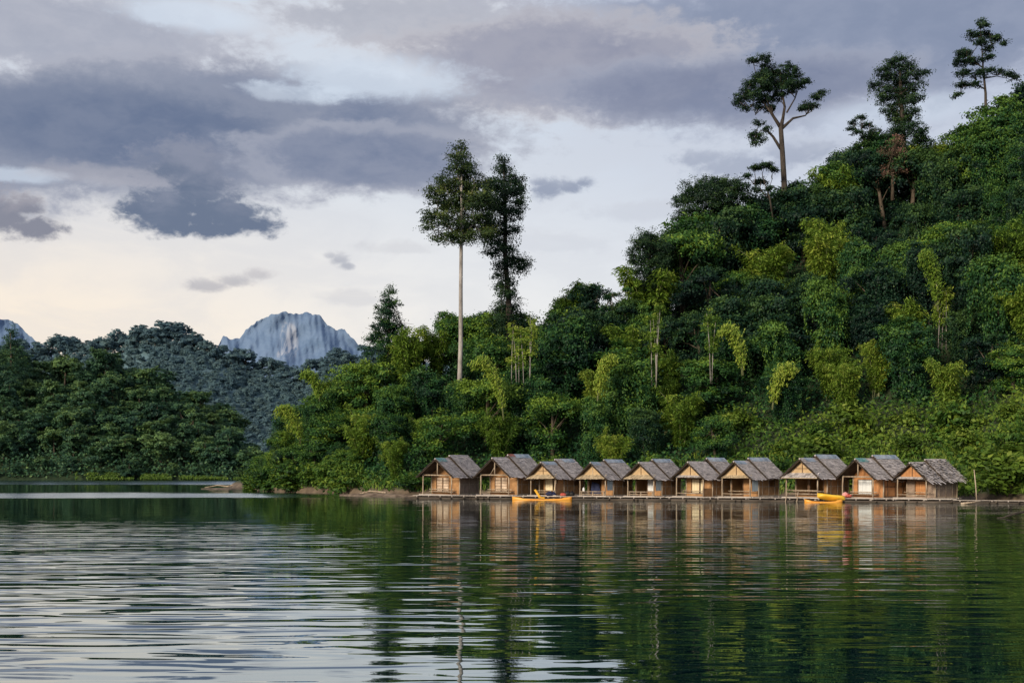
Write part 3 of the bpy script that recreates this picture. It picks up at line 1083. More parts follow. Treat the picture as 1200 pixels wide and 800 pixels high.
def undergrowth():
    """leafy ground cover over the whole slope"""
    n = 95000
    c = rng.uniform(262, 1330, n)
    t = rng.uniform(.018, 1.12, n) ** 1.05
    x, y, z = terrain(c, t)
    # clustered tones
    tone = .36 + .20 * np.sin(x * .9 + 2 * np.sin(y * .6)) * np.sin(y * .8 + x * .3) + np.where((c > 850) & (t < .26), .16 + .22 * np.sin(x * .35 + 1.3 * np.sin(y * .4)), 0)
    keep = z > .42 + .25 * np.sin(x * 1.7)
    h = rng.gamma(2.0, .38, n)
    Cc = np.stack([x, y, z + h], 1)[keep]
    m = len(Cc)
    N = rng.normal(size=(m, 3)) * .6 + np.array([-.1, -.5, .8])
    low = ((t < .10) | ((c > 850) & (t < .26)))[keep]
    for sel, mt, lab in ((low, 'shrub', 'bright leafy ground cover at the foot of the near hill'), (~low, 'vine', 'dark leafy ground cover between the trees of the near hill')):
        q = int(sel.sum())
        V = leaf_arrays(Cc[sel], N[sel], .50 * rng.uniform(.6, 1.4, q), .26 * rng.uniform(.6, 1.4, q), (tone[keep][sel] if mt == 'shrub' else tone[keep][sel] * .8) + rng.normal(size=q) * .16)  # cover between trees darkened, painting in the shade of the gaps
        o = struct(link('undergrowth', leaf_mesh('undergrowth', [V], mt)), 'stuff')
        o['label'] = lab
    # grass fringe on the bank right of the huts and along the shore
    n = 26000
    c = np.where(rng.random(n) < .62, rng.uniform(1085, 1330, n), rng.uniform(270, 1100, n))
    t = rng.uniform(.0, .17, n)
    x, y, z = terrain(c, t)
    keep = (z > .45 + .25 * np.sin(x * .8)) & ((np.sin(x * .7) * np.sin(y * .9 + x * .2) > -.55))
    x, y, z = x[keep], y[keep], z[keep]
    m = len(x)
    hb = rng.uniform(.3, 1.0, m)
    ax = rng.normal(size=(m, 3)) * .35 + np.array([0, 0, 1.0])
    N = rng.normal(size=(m, 3)) * np.array([.6, .6, .2]) + np.array([-.2, -.9, .1])
    g = leaf_arrays(np.stack([x, y, z + hb * .5], 1), N, hb, .11, .5 + rng.normal(size=m) * .2, ax)
    o = link('grass', leaf_mesh('grass', [g], 'grass'))
    struct(o, 'stuff')
    o['label'] = 'pale grass along the muddy bank'


undergrowth()


# ------------------------------------------------------------------ trees that stand out against the sky
def standout(name, label, Y, base, trunk, lobes, leafmat, barkmat='bark', L=.42, dens=1.0, clr=.5, limbs=(), hang=0, shell=(.3, 1.2), nlf=34, seed=1, cat='tree'):
    """trunk = [(px, py, radius m)], lobes = [(px, py, radius px, squash)], all measured at the depth Y"""
    rnd.seed(seed)
    bx, by, bz = P(base[0], base[1], Y)
    r = tag(empty(name, (bx, by, bz)), label, cat)
    k = Y / F

    def loc(px, py, dy=0.0):
        return ((px - base[0]) * k, dy, (base[1] - py) * k)
    b = MB()
    b.tube([loc(px, py) for px, py, _ in trunk], [q for _, _, q in trunk], 9)
    for lm in limbs:
        dy = rnd.uniform(-1.2, 1.2)
        pts = [loc(px, py, dy * i / max(1, len(lm) - 1)) for i, (px, py, q) in enumerate(lm)]
        b.tube(pts, [q for _, _, q in lm], 6)
    # twigs reaching from the nearest limb or trunk into every leafy lobe
    nodes = [(px, py) for lm in limbs for px, py, _ in lm[1:]] + [(px, py) for px, py, _ in trunk[2:]]
    for lb_ in lobes:
        nx_, ny_ = min(nodes, key=lambda q: (q[0] - lb_[0]) ** 2 + (q[1] - lb_[1] - 10) ** 2)
        if math.hypot(nx_ - lb_[0], ny_ - lb_[1]) > 4 and L < .8:
            b.tube([loc(nx_, ny_), loc((nx_ + lb_[0]) / 2 + rnd.uniform(-2, 2), (ny_ + lb_[1]) / 2 + 1.5, rnd.uniform(-.5, .5)), loc(lb_[0], lb_[1])], [.085, .06, .03], 5)
    b.build('trunk', barkmat, r, True)
    parts, hp = [], []
    for lb_ in lobes:
        px, py, rp = lb_[:3]
        sq = lb_[3] if len(lb_) > 3 else .8
        rm = rp * k * 1.06
        c = loc(px, py, rnd.uniform(-.6, .6) * rm * 1.6)
        ncl = max(8, int(21 * dens * (rm / 1.3) ** 2))
        parts.append(lobe_leaves(c, (rm, rm * 1.15, rm * sq), ncl, nlf if L < .8 else 20, L * (.66 if L < .8 else .78), L * .36, clr * 1.1, base=.34 + rnd.uniform(-.15, .15), spread=.6, zmin=-.8, shell=shell))
        for q in range(int(hang * rm)):
            a = rnd.uniform(0, 2 * pi)
            hp.append((c[0] + rm * .9 * cos(a), c[1] + rm * .9 * sin(a), c[2]))
    if hp:
        parts.append(hang_strings(hp, 2.2, .13, L * .75, L * .42))
    link('crown', leaf_mesh('crown', parts, leafmat), r)
    return r


def crestY(px, t=.95):
    return float(terrain(px, t)[1])


# pale-trunked giant left of the middle
standout('emergent_tree', 'tall tree with bare pale trunk and pointed crown rising over the second hut', 166, (539, 478),
         [(539, 500, .42), (538.5, 455, .36), (540, 400, .31), (540, 340, .27), (540.5, 285, .24), (541, 230, .17), (541, 180, .06)],
         [(541, 172, 7), (540, 184, 11), (536, 198, 15), (549, 199, 12), (522, 213, 15), (541, 216, 18), (559, 214, 14), (511, 231, 15),
          (530, 236, 19), (553, 237, 19), (570, 232, 13), (505, 253, 11), (522, 259, 17), (544, 262, 18), (564, 258, 17), (503, 270, 7), (517, 280, 10),
          (535, 279, 12), (553, 280, 11), (572, 275, 12)],
         'emerg', 'palebark', L=.46, dens=.95, clr=.62,
         limbs=[[(540, 285, .16), (528, 268, .1), (512, 250, .04)], [(540, 280, .16), (555, 262, .1), (568, 245, .04)], [(540.5, 262, .14), (530, 240, .08), (520, 215, .03)],
                [(541, 250, .13), (552, 228, .07), (556, 212, .03)], [(541, 232, .1), (538, 210, .06), (536, 195, .03)]], seed=3)
standout('emergent_tree', 'ragged vine-wrapped tall tree just right of the pale-trunked giant', 176, (597, 398),
         [(597, 410, .5), (596, 350, .42), (592, 300, .34), (592, 240, .25), (590, 190, .08)],
         [(575, 218, 11), (570, 240, 13), (574, 262, 12), (588, 188, 7), (590, 200, 11), (600, 208, 12), (584, 215, 12), (607, 220, 10), (596, 228, 16), (610, 240, 9), (584, 245, 15), (600, 252, 14),
          (592, 270, 14), (604, 270, 6), (578, 280, 12), (590, 292, 13), (575, 296, 9), (604, 302, 11), (615, 308, 8), (609, 315, 8), (592, 312, 11), (586, 320, 9),
          (592, 332, 12), (594, 346, 12), (590, 360, 13), (600, 362, 12), (587, 374, 13), (602, 378, 15), (592, 388, 18)],
         'dark', 'darkbark', L=.44, dens=1.0, clr=.6, hang=2.0, seed=4)
standout('emergent_tree', 'wide open-crowned tall tree with forked dark trunk alone on the skyline', crestY(918), (919, 250),
         [(919, 260, .50), (919, 215, .45), (917, 180, .40), (915, 150, .36), (917, 140, .25)],
         [(882, 71, 7, .6), (893, 73, 9, .7), (902, 80, 11), (915, 84, 11), (926, 92, 9), (893, 92, 13), (908, 97, 13), (880, 98, 10), (871, 110, 11), (866, 119, 7), (884, 114, 11),
          (900, 112, 11), (915, 108, 10), (925, 80, 8), (930, 88, 9), (921, 103, 10), (904, 124, 8), (894, 104, 11), (935, 99, 8, .7), (942, 96, 7, .7), (929, 105, 6), (941, 128, 6, .6), (948, 122, 8, .7), (957, 115, 8, .6), (964, 110, 5, .6), (875, 125, 6, .6), (888, 124, 7),
          (889, 145, 6), (884, 158, 8), (892, 163, 7), (884, 168, 5), (898, 152, 6), (955, 124, 6, .6)],
         'dark', 'darkbark', L=.42, dens=1.25, clr=.42,
         limbs=[[(917, 178, .26), (906, 160, .2), (896, 150, .1), (886, 158, .05)], [(915, 150, .3), (904, 132, .2), (890, 112, .12), (874, 108, .05)],
                [(916, 148, .3), (920, 125, .2), (916, 100, .1), (905, 84, .05)], [(917, 150, .28), (930, 138, .18), (945, 134, .11), (958, 118, .05)],
                [(922, 132, .15), (932, 115, .1), (938, 100, .04)], [(906, 135, .16), (898, 112, .09), (890, 92, .04)], [(895, 125, .1), (885, 135, .06), (878, 126, .03)]], seed=5, shell=(.3, 1.0))
standout('emergent_tree', 'vine-smothered pillar of a tree with mop-like top near the hilltop', crestY(1056), (1060, 190),
         [(1060, 200, .5), (1058, 150, .4), (1056, 110, .3), (1054, 75, .1)],
         [(1054, 70, 9, .7), (1044, 78, 10), (1063, 78, 10), (1034, 88, 10), (1052, 90, 14), (1070, 88, 11), (1083, 84, 6, .6), (1027, 98, 7), (1042, 104, 12), (1060, 105, 13), (1074, 102, 8),
          (1036, 114, 9), (1074, 116, 8), (1044, 130, 9), (1068, 134, 10), (1050, 118, 11), (1062, 120, 9), (1056, 132, 11), (1058, 146, 13), (1050, 158, 12), (1066, 158, 15), (1075, 168, 13), (1046, 170, 12)],
         'dark', 'darkbark', L=.42, dens=1.1, clr=.5, hang=2.5, seed=6)
standout('ridge_tree', 'sparse feathery small tree left of the mop-topped vine pillar', crestY(1012), (1016, 195),
         [(1016, 205, .2), (1013, 175, .14), (1010, 150, .08), (1008, 138, .03)],
         [(1010, 138, 7, .5), (1000, 144, 7, .5), (1019, 145, 9, .5), (1026, 152, 7, .5), (1003, 157, 7, .5), (1014, 160, 9, .5), (996, 152, 4, .5)],
         'dark', 'darkbark', L=.40, dens=.9, clr=.4, shell=(.2, 1), limbs=[[(1013, 172, .08), (1022, 158, .05), (1026, 150, .02)], [(1012, 165, .08), (1003, 152, .05), (998, 147, .02)]], seed=7)
standout('emergent_tree', 'thin-stemmed airy tree at the top right of the skyline', crestY(1152), (1155, 175),
         [(1155, 185, .28), (1155, 140, .24), (1155, 110, .2), (1152, 80, .14), (1150, 45, .06)],
         [(1150, 31, 8, .7), (1141, 41, 9, .7), (1159, 38, 8, .7), (1168, 46, 8, .6), (1177, 52, 5, .6), (1147, 52, 9, .7), (1160, 56, 7, .6), (1133, 60, 10, .6), (1123, 74, 9, .6), (1140, 72, 10, .6), (1155, 70, 8, .6),
          (1130, 86, 9, .6), (1146, 88, 9, .6), (1160, 84, 6, .6), (1180, 88, 7, .5), (1188, 92, 6, .5), (1173, 82, 5, .5), (1127, 100, 8, .5), (1123, 111, 6, .5), (1140, 100, 7, .5)],
         'dark', 'darkbark', L=.44, dens=1.1, clr=.42, shell=(.2, 1.0),
         limbs=[[(1155, 105, .12), (1140, 98, .08), (1126, 104, .03)], [(1153, 92, .12), (1170, 88, .07), (1186, 90, .03)], [(1152, 80, .1), (1136, 68, .06), (1124, 74, .03)], [(1151, 65, .1), (1162, 52, .06), (1172, 48, .03)]], seed=8)
standout('ridge_tree', 'dark shaggy conical tree standing over the left end of the headland crest', crestY(456), (456, 425),
         [(456, 435, .3), (456, 395, .24), (456, 345, .08)],
         [(457, 340, 6, 1.2), (455, 350, 9), (460, 358, 9), (450, 362, 10), (457, 370, 12), (448, 380, 11), (462, 382, 13), (455, 392, 17), (440, 396, 10), (470, 398, 12), (450, 408, 18), (466, 410, 15)],
         'vine', 'bark', L=.40, dens=1.0, clr=.45, hang=1.5, limbs=[[(458, 385, .06), (470, 378, .04), (485, 380, .015)], [(455, 400, .06), (440, 388, .04), (428, 384, .015)]], seed=9)
standout('ridge_tree', 'dark rounded tree on the crest left of the big dark block', crestY(762), (762, 350),
         [(762, 360, .3), (762, 320, .24), (760, 290, .1)],
         [(758, 276, 11), (768, 282, 13), (748, 288, 12), (778, 292, 11), (758, 296, 17), (772, 306, 14), (745, 304, 11), (752, 318, 14), (768, 322, 14), (760, 334, 16)],
         'dark', 'darkbark', L=.42, dens=1.1, clr=.5, hang=2, seed=10)
standout('ridge_tree', 'broad dark block of vine-covered tree crowning the shoulder below the forked giant', crestY(836), (838, 300),
         [(838, 310, .45), (836, 260, .38), (834, 225, .15)],
         [(830, 216, 13, .7), (845, 216, 14, .7), (812, 222, 13), (862, 222, 13), (798, 234, 11), (825, 232, 20), (850, 234, 20), (874, 236, 11), (808, 246, 17), (836, 250, 20), (862, 250, 17),
          (796, 256, 9), (820, 266, 18), (848, 268, 18), (870, 266, 14), (806, 278, 13), (834, 284, 18)],
         'dark', 'darkbark', L=.44, dens=1.0, clr=.55, hang=2, seed=11)
standout('ridge_tree', 'small leaning umbrella-shaped tree left of the forked giant', crestY(900, .93), (906, 250),
         [(906, 258, .16), (902, 232, .12), (894, 208, .06)],
         [(884, 198, 8, .4), (896, 196, 9, .4), (906, 200, 6, .4), (876, 206, 6, .4), (892, 212, 9, .4), (900, 222, 6, .4), (886, 222, 6, .4)],
         'dark', 'darkbark', L=.42, dens=1.2, clr=.4, shell=(.2, 1), limbs=[[(903, 235, .08), (890, 222, .05), (884, 216, .02)], [(900, 225, .07), (905, 210, .04), (906, 200, .02)]], seed=12)
standout('ridge_tree', 'tree with pinkish new leaves below the mop-topped vine pillar', crestY(1046, .86), (1046, 225),
         [(1046, 235, .3), (1046, 200, .2), (1046, 175, .08)],
         [(1050, 168, 8), (1040, 178, 9), (1052, 182, 10), (1044, 194, 11), (1054, 200, 8), (1038, 205, 8)], 'pink', 'bark', L=.38, dens=.9, clr=.45, hang=1.5, seed=13)
standout('ridge_tree', 'lacy thin-twigged tree poking over the crest beside the dark rounded tree', crestY(722), (722, 390),
         [(722, 398, .14), (720, 370, .1), (716, 345, .03)],
         [(712, 348, 6, .5), (722, 344, 6, .5), (730, 356, 7, .5), (708, 362, 6, .5), (718, 366, 8, .5), (735, 340, 5, .5)], 'vine', 'bark', L=.36, dens=.55, clr=.4, shell=(.2, 1), seed=14)


# free-standing pale stems in front of the leaves
def pale_stems(px, py0, py1, Y, n, wpx, label, name='bamboo_clump'):
    rnd.seed(int(px))
    k = Y / F
    bx, by, bz = P(px, py1, Y)
    r = tag(empty(name, (bx, by, bz)), label, 'bamboo')
    parts = []
    for i in range(n):
        x0 = rnd.uniform(-wpx, wpx) * k
        yb = rnd.uniform(-.5, .5)
        hh = (py1 - py0) * k * rnd.uniform(1.1, 1.5)
        b = MB()
        tl = rnd.uniform(-.6, .6)
        b.tube([(x0, yb, -1.0), (x0 + tl * .3, yb, hh * .5), (x0 + tl, yb, hh)], [.06, .052, .02], 6)
        b.build('culm', 'palebark', r, True)
        for u in range(7):
            f = rnd.uniform(.35, 1.02)
            rr = rnd.uniform(.3, .6) * (1.2 - abs(f - .8))
            parts.append(lobe_leaves((x0 + tl * f * f + rnd.uniform(-.4, .4), yb + rnd.uniform(-.2, .6), hh * f), (rr, rr, rr * 1.5), 7, 9, .42, .12, .35, base=.45))
    link('foliage', leaf_mesh('foliage', parts, 'bamboo'), r)


pale_stems(612, 395, 458, 158, 6, 13, 'six slender pale bamboo stems standing below the vine-wrapped tall tree')
pale_stems(766, 388, 445, 152, 4, 4, 'tight bunch of tall grey bamboo stems above the fifth hut')
pale_stems(832, 390, 440, 150, 3, 5, 'few thin pale bamboo stems above the gap right of the sixth hut')
pale_stems(1168, 345, 422, 146, 4, 9, 'pale bare bamboo stems high right of the last hut')
pale_stems(1100, 350, 400, 150, 3, 10, 'slanting thin bamboo stems high above the last hut')

# the long drooping plume of yellow bamboo on the slope above the second hut
def plume(px, py, Y, rise, reach, label, seed, npl=5):
    rnd.seed(seed)
    bx, by, bz = P(px, py, Y)
    r = tag(empty('bamboo_clump', (bx, by, bz)), label, 'bamboo')
    b = MB(); C, N, AX, SH = [], [], [], []
    for i in range(npl):
        rr = reach * rnd.uniform(.8, 1.05); hh = rise * rnd.uniform(.85, 1.05)
        y0 = rnd.uniform(-.5, .5)
        pts = [np.array((rr * t ** 1.6 + rnd.uniform(-.05, .05), y0 - .8 * t, hh * (1 - (1 - t) ** 2.0) - .12 * hh * max(0, t - .8) * 5)) for t in np.linspace(0, 1, 12)]
        b.tube(pts[::2] + [pts[-1]], [.06, .055, .05, .04, .03, .02, .012], 5)
        for k in range(300):
            t = rnd.uniform(.12, 1); j = min(10, int(t * 11)); p = pts[j] + (pts[j + 1] - pts[j]) * (t * 11 - j)
            w = .25 + .55 * sin(pi * min(1, t * .95))
            q = p + np.array([rnd.gauss(0, w * .5), rnd.gauss(0, w * .5), rnd.gauss(-.1, w * .45)])
            C.append(q); AX.append((rnd.gauss(0, .3) + .2 * np.sign(reach), rnd.gauss(0, .4), -1)); N.append((rnd.gauss(0, .5), -.5, .6)); SH.append(.62 + rnd.gauss(0, .2))
    n = len(C)
    link('foliage', leaf_mesh('foliage', [leaf_arrays(np.array(C), np.array(N), .5 * rng.uniform(.7, 1.3, n), .14, np.array(SH), np.array(AX))], 'bamboo'), r)
    b.build('culm', 'culm', r, True)


plume(590, 492, 152, 8.2, -4.2, 'long drooping yellow bamboo plume bowed to the left below the pale trunk', 71)
plume(352, 520, 170, 5.4, -3.6, 'yellowish bamboo plume arching out over the headland tip', 72)
plume(375, 470, 172, 4.6, -2.6, 'feathery bamboo plume nodding left on the headland skyline', 73)
plume(1098, 365, 150, 7.5, -2.4, 'pale yellow bamboo spray high on the slope above the last hut', 74, 7)
plume(870, 440, 150, 6.5, -3.0, 'bright bamboo plume bowed left high above the seventh hut', 75)
plume(905, 480, 146, 5.5, 2.6, 'bright bamboo plume bowed right above the gap between seventh and eighth huts', 76)
plume(700, 470, 150, 6.0, 2.2, 'bright bamboo plume bowed right above the fourth hut', 77)


# ------------------------------------------------------------------ the wooded hill across the inlet
def scatter_left():
    pts = []
    rnd.seed(202)
    tries = 0
    while tries < 9000:
        tries += 1
        c = rnd.uniform(-70, 312)
        t = rnd.uniform(.0, 1.05)
        x, y, z = (float(v) for v in left_surf(c, t))
        d = 7.4
        if z < -.9 or any((x - a) ** 2 + ((y - b) * 1.0) ** 2 < d * d for a, b in pts):
            continue
        pts.append((x, y))
        sil = float(left_s(c))
        zs = H + (HZ - (sil + rnd.uniform(-5, 10))) / F * y
        hh = rnd.uniform(8, 14)
        if t > .8:
            hh = min(max(zs - z, 5), 16)
        elif z + hh > zs:
            hh = max(3.0, zs - z)
        if t < .1:
            hh = min(hh, rnd.uniform(3.5, 8))
        i = rnd.randrange(4)
        o = place(LEFTT[i], 'inlet_tree', (x, y, max(z, .1) - .4), hh / 9.0, rnd.uniform(0, 6.28), xy=rnd.uniform(.9, 1.3))
        lev = 'by the water' if t < .2 else 'low' if t < .42 else 'midway' if t < .66 else 'high' if t < .88 else 'on the crest'
        seg = 'left edge' if c < 75 else 'left half' if c < 150 else 'right half' if c < 230 else 'right end'
        pending.append((o, c, ['rounded', 'bushy', 'full-crowned', 'broad'][i] + ' tree', lev + ', ' + seg + ' of the far-shore hill', 'tree', 'trees across the inlet'))


scatter_left()
# a tall slim tree at the frame's left edge and grass along the far shore
standout('inlet_tree', 'slim dark tree rising at the left edge of the hill across the inlet', 470, (14, 450), [(14, 460, .4), (13, 420, .3), (12, 390, .1)],
         [(11, 388, 7, 1.2), (12, 398, 9), (8, 408, 9), (17, 410, 9), (12, 420, 12), (6, 430, 11), (20, 432, 12), (13, 442, 14)], 'left', L=.9, dens=.25, clr=.9, seed=15)


def far_grass():
    n = 9000
    c = rng.uniform(-60, 310, n)
    X_, Y_, Z_ = left_surf(c, rng.uniform(.004, .05, n))
    X_ = X_; keep = (c > 92) & (c < 292) & (np.sin(c * .11) + np.sin(c * .29 + 1) + rng.normal(size=n) * .5 > -.5)
    X_, Y_, Z_ = X_[keep], Y_[keep], np.maximum(Z_[keep], .05)
    m = len(X_)
    hb = rng.uniform(.4, 1.3, m)
    ax = rng.normal(size=(m, 3)) * .5 + np.array([0, 0, 1.0])
    N = rng.normal(size=(m, 3)) * .4 + np.array([-.2, -.7, .5])
    g = leaf_arrays(np.stack([X_, Y_ - 3, Z_ + hb * .45], 1), N, hb, .5, .22 + rng.normal(size=m) * .2, ax)
    o = struct(link('grass', leaf_mesh('far_shore_grass', [g], 'grass')), 'stuff')
    o['label'] = 'bright green grass strip along the far shore'
    n = 26000
    c = rng.uniform(-70, 315, n); t = rng.uniform(.02, 1.1, n)
    X_, Y_, Z_ = left_surf(c, t)
    g = leaf_arrays(np.stack([X_, Y_, Z_ + rng.gamma(2, 1.0, n)], 1), rng.normal(size=(n, 3)) * .6 + np.array([0, -.5, .8]), 1.3, .75, .4 + rng.normal(size=n) * .2)
    o = struct(link('undergrowth', leaf_mesh('inlet_undergrowth', [g], 'left')), 'stuff')
    o['label'] = 'bushy ground cover between the trees across the inlet'


far_grass()


# ------------------------------------------------------------------ the hazy valley behind
def scatter_far():
    rnd.seed(303)
    ridge = []
    pts = []
    for c0 in np.arange(-40, 452, 7.2):
        c = c0 + rnd.uniform(-2.5, 2.5)
        t = rnd.uniform(.9, 1.02)
        x, y, z = (float(v) for v in far_surf(c, t))
        big = 150 < c < 215 or 284 < c < 296 or rnd.random() < .15
        hh = rnd.uniform(11, 17) * (1.25 if big else 1)
        i = rnd.randrange(3)
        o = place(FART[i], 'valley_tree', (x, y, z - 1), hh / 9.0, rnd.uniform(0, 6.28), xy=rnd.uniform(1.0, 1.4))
        seg = 'left of the peak' if c < 150 else 'on the rounded top' if c < 225 else 'on the falling ridge' if c < 300 else 'in front of the cliffs' if c < 380 else 'behind the headland'
        pending.append((o, c, ['hazy rounded tree', 'hazy broad tree', 'hazy tufted tree'][i], 'along the valley skyline ' + seg, 'tree', 'hazy trees on the valley skyline'))
    # the wood below the skyline reads as one mass
    parts = []
    cand = []
    for q in range(12000):
        c = rng.uniform(-60, 470); t = rng.uniform(.02, .95)
        x, y, z = (float(v) for v in far_surf(c, t))
        d = 6.6
        if any(abs(x - a_) < d and abs(y - b_) < d * 1.1 and (x - a_) ** 2 + ((y - b_) * .9) ** 2 < d * d for a_, b_ in cand):
            continue
        cand.append((x, y))
        tone = rng.uniform(-.24, .20)
        r0 = rng.uniform(3.0, 5.0)
        for u in range(4):
            a_ = rng.uniform(0, 6.28); rr = 0 if u == 0 else rng.uniform(.4, .8) * r0
            r = r0 * (.8 if u == 0 else rng.uniform(.45, .7))
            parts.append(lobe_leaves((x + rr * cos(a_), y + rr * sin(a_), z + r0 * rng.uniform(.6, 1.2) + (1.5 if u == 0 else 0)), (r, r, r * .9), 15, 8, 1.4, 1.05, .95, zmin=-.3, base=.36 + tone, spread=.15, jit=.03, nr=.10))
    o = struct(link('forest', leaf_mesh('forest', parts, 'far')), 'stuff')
    o['label'] = 'hazy blue-green forest covering the valley slope behind the inlet'


scatter_far()
finish_labels()


# ------------------------------------------------------------------ raft huts
RAFTY = lerp_table([(440, 583.3), (490, 584.0), (1120, 589.3), (1260, 590.6), (1400, 592.0)])


def raft_front(px):
    """where the raft's front edge stands at this bearing"""
    Y = F * H / (float(RAFTY(px)) - HZ)
    return (px - 600) / F * Y, Y


def roof_slope(b, y0, y1, xr, zr, xe, ze, rows, seed, ragged=.06, tone=.45, lift=.02):
    """courses of leaf thatch from the ridge (xr, zr) down to the eave (xe, ze)"""
    q = random.Random(seed)
    nx = ze - zr, xe - xr
    ln = math.hypot(*nx)
    ux, uz = (xe - xr) / ln, (ze - zr) / ln
    px_, pz = -uz * np.sign(xe - xr), abs(ux)
    if pz < 0:
        px_, pz = -px_, -pz
    for r in range(rows):
        s0 = ln * r / rows - .03
        s1 = ln * (r + 1) / rows + .10
        y = y0
        rt = tone + q.uniform(-.12, .12)
        while y < y1 - .02:
            w = min(q.uniform(.09, .24), y1 - y)
            e = s1 + q.uniform(-ragged, ragged) + (q.uniform(0, ragged * 2.2) if r == rows - 1 else 0)
            l0, l1 = lift + q.uniform(0, .02), lift + .05 + q.uniform(0, .04) + (q.uniform(0, ragged * .6))
            a = q.uniform(-.03, .03)

            def pt(s, yy, l):
                return (xr + ux * s + px_ * l, yy, zr + uz * s + pz * l)
            sh = rt + q.uniform(-.28, .28) + (.25 if q.random() < .07 else 0)
            b.quad(pt(s0, y, l0), pt(s0, y + w + .03, l0), pt(e, y + w + .02 + a, l1), pt(e, y + a, l1), min(1, max(0, sh)))
            y += w
    return b


def roof_pair(parent, name, y0, y1, zr, half, ze, seed, rows=8, ragged=.06, tone=.45, cap=None, capspan=(0, 1), extra=()):
    b = MB()
    for sg in (-1, 1):
        roof_slope(b, y0, y1, 0, zr, sg * half, ze, rows, seed + sg, ragged, tone)
    # ridge bundle
    b.tube([(0, y0, zr + .03), (0, (y0 + y1) / 2, zr + .05), (0, y1, zr + .03)], .075, 7, tone)
    for qd, sh in extra:
        b.quad(*qd, sh)
    o = b.build(name, 'thatch', parent)
    u = MB()
    for sg in (-1, 1):
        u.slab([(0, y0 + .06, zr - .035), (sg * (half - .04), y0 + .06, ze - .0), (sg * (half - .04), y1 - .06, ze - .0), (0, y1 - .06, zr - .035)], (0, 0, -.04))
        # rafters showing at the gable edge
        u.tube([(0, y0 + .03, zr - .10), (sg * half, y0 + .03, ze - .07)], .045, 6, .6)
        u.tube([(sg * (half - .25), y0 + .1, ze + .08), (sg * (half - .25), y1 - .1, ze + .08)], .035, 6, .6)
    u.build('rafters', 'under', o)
    if cap:
        c = MB()
        ya, yb = y0 + (y1 - y0) * capspan[0], y0 + (y1 - y0) * capspan[1]
        sl = (zr - ze) / half
        for sg in (-1, 1):
            w = .42
            pts = [(0, ya, zr + .135), (0, yb, zr + .135), (sg * w, yb, zr + .135 - w * sl + .01), (sg * w, ya + .08, zr + .135 - w * sl + .01)]
            c.quad(*(pts if sg > 0 else pts[::-1]))
        c.build('ridge_cap', cap, o)
    return o


def frame_rect(b, x0, x1, z0, z1, y, w=.06, d=.05, shade=.5):
    b.box((x0 - w, y - d, z0 - w), (x0, y, z1 + w), shade)
    b.box((x1, y - d, z0 - w), (x1 + w, y, z1 + w), shade)
    b.box((x0, y - d + .003, z1), (x1, y - .003, z1 + w), shade)
    b.box((x0, y - d + .003, z0 - w), (x1, y - .003, z0), shade)


HUTS = [
    # px, post span px, gable, door, wall, caps, extras, label
    dict(px=510, span=32.5, gable='open', door='lattice', wall='wall', cap=('tealcap', (0, .55)), cap2=None, label='leftmost thatched raft hut with open gable, teal patch on its ridge and pale door'),
    dict(px=578, span=33.5, gable='open', door='lattice', wall='wall', cap=None, cap2=('cap', (.25, 1)), label='raft hut with open braced gable, slatted pale door and blue and red ridge'),
    dict(px=635.5, span=30, gable='awning', door='cream', wall='wall', cap=('cap', (.1, .9)), cap2=('cap', (.3, .9)), label='raft hut behind the orange kayak with tan fringe awning and cream curtain'),
    dict(px=694, span=30, gable='awning', door='navy', wall='wall', cap=('cap', (0, .5)), cap2=('cap', (0, 1)), panel='bluepanel', label='raft hut with tan fringe awning, front bench and blue cloth in dark doorway'),
    dict(px=751, span=30.5, gable='awning', door='dark', wall='wall', cap=None, cap2=('cap', (0, 1)), panel='bluepanel', label='raft hut with tan awning, dark doorway and pale blue side cloth, fifth from left'),
    dict(px=809, span=32, gable='closed', door='cream2', wall='wall', cap=None, cap2=('cap', (0, 1)), low=True, label='raft hut with low porch gable, cream door curtains and no awning'),
    dict(px=864, span=32, gable='strip', door='dark', wall='wall', cap=('cap', (0, .6)), cap2=('cap', (0, 1)), panel='bluepanel', label='raft hut with pale strip under its gable and grey cloth beside dark doorway'),
    dict(px=942, span=35, gable='greyawning', door='double', wall='wall', cap=('cap', (.2, .7)), cap2=('cap', (0, 1)), label='raft hut behind the yellow kayaks with grey awning and two dark openings'),
    dict(px=1008, span=35, gable='open', door='white', wall='wall_orange', cap=('tealcap', (0, .5)), cap2=('cap', (0, 1)), label='orange-walled raft hut with open gable and white curtained window'),
    dict(px=1072, span=32, gable='closed', door='plank', wall='wall_grey', cap=None, cap2=None, ragged=True, label='rightmost raft hut with shaggy ragged thatch and weathered walls'),
]
DECKZ = .42


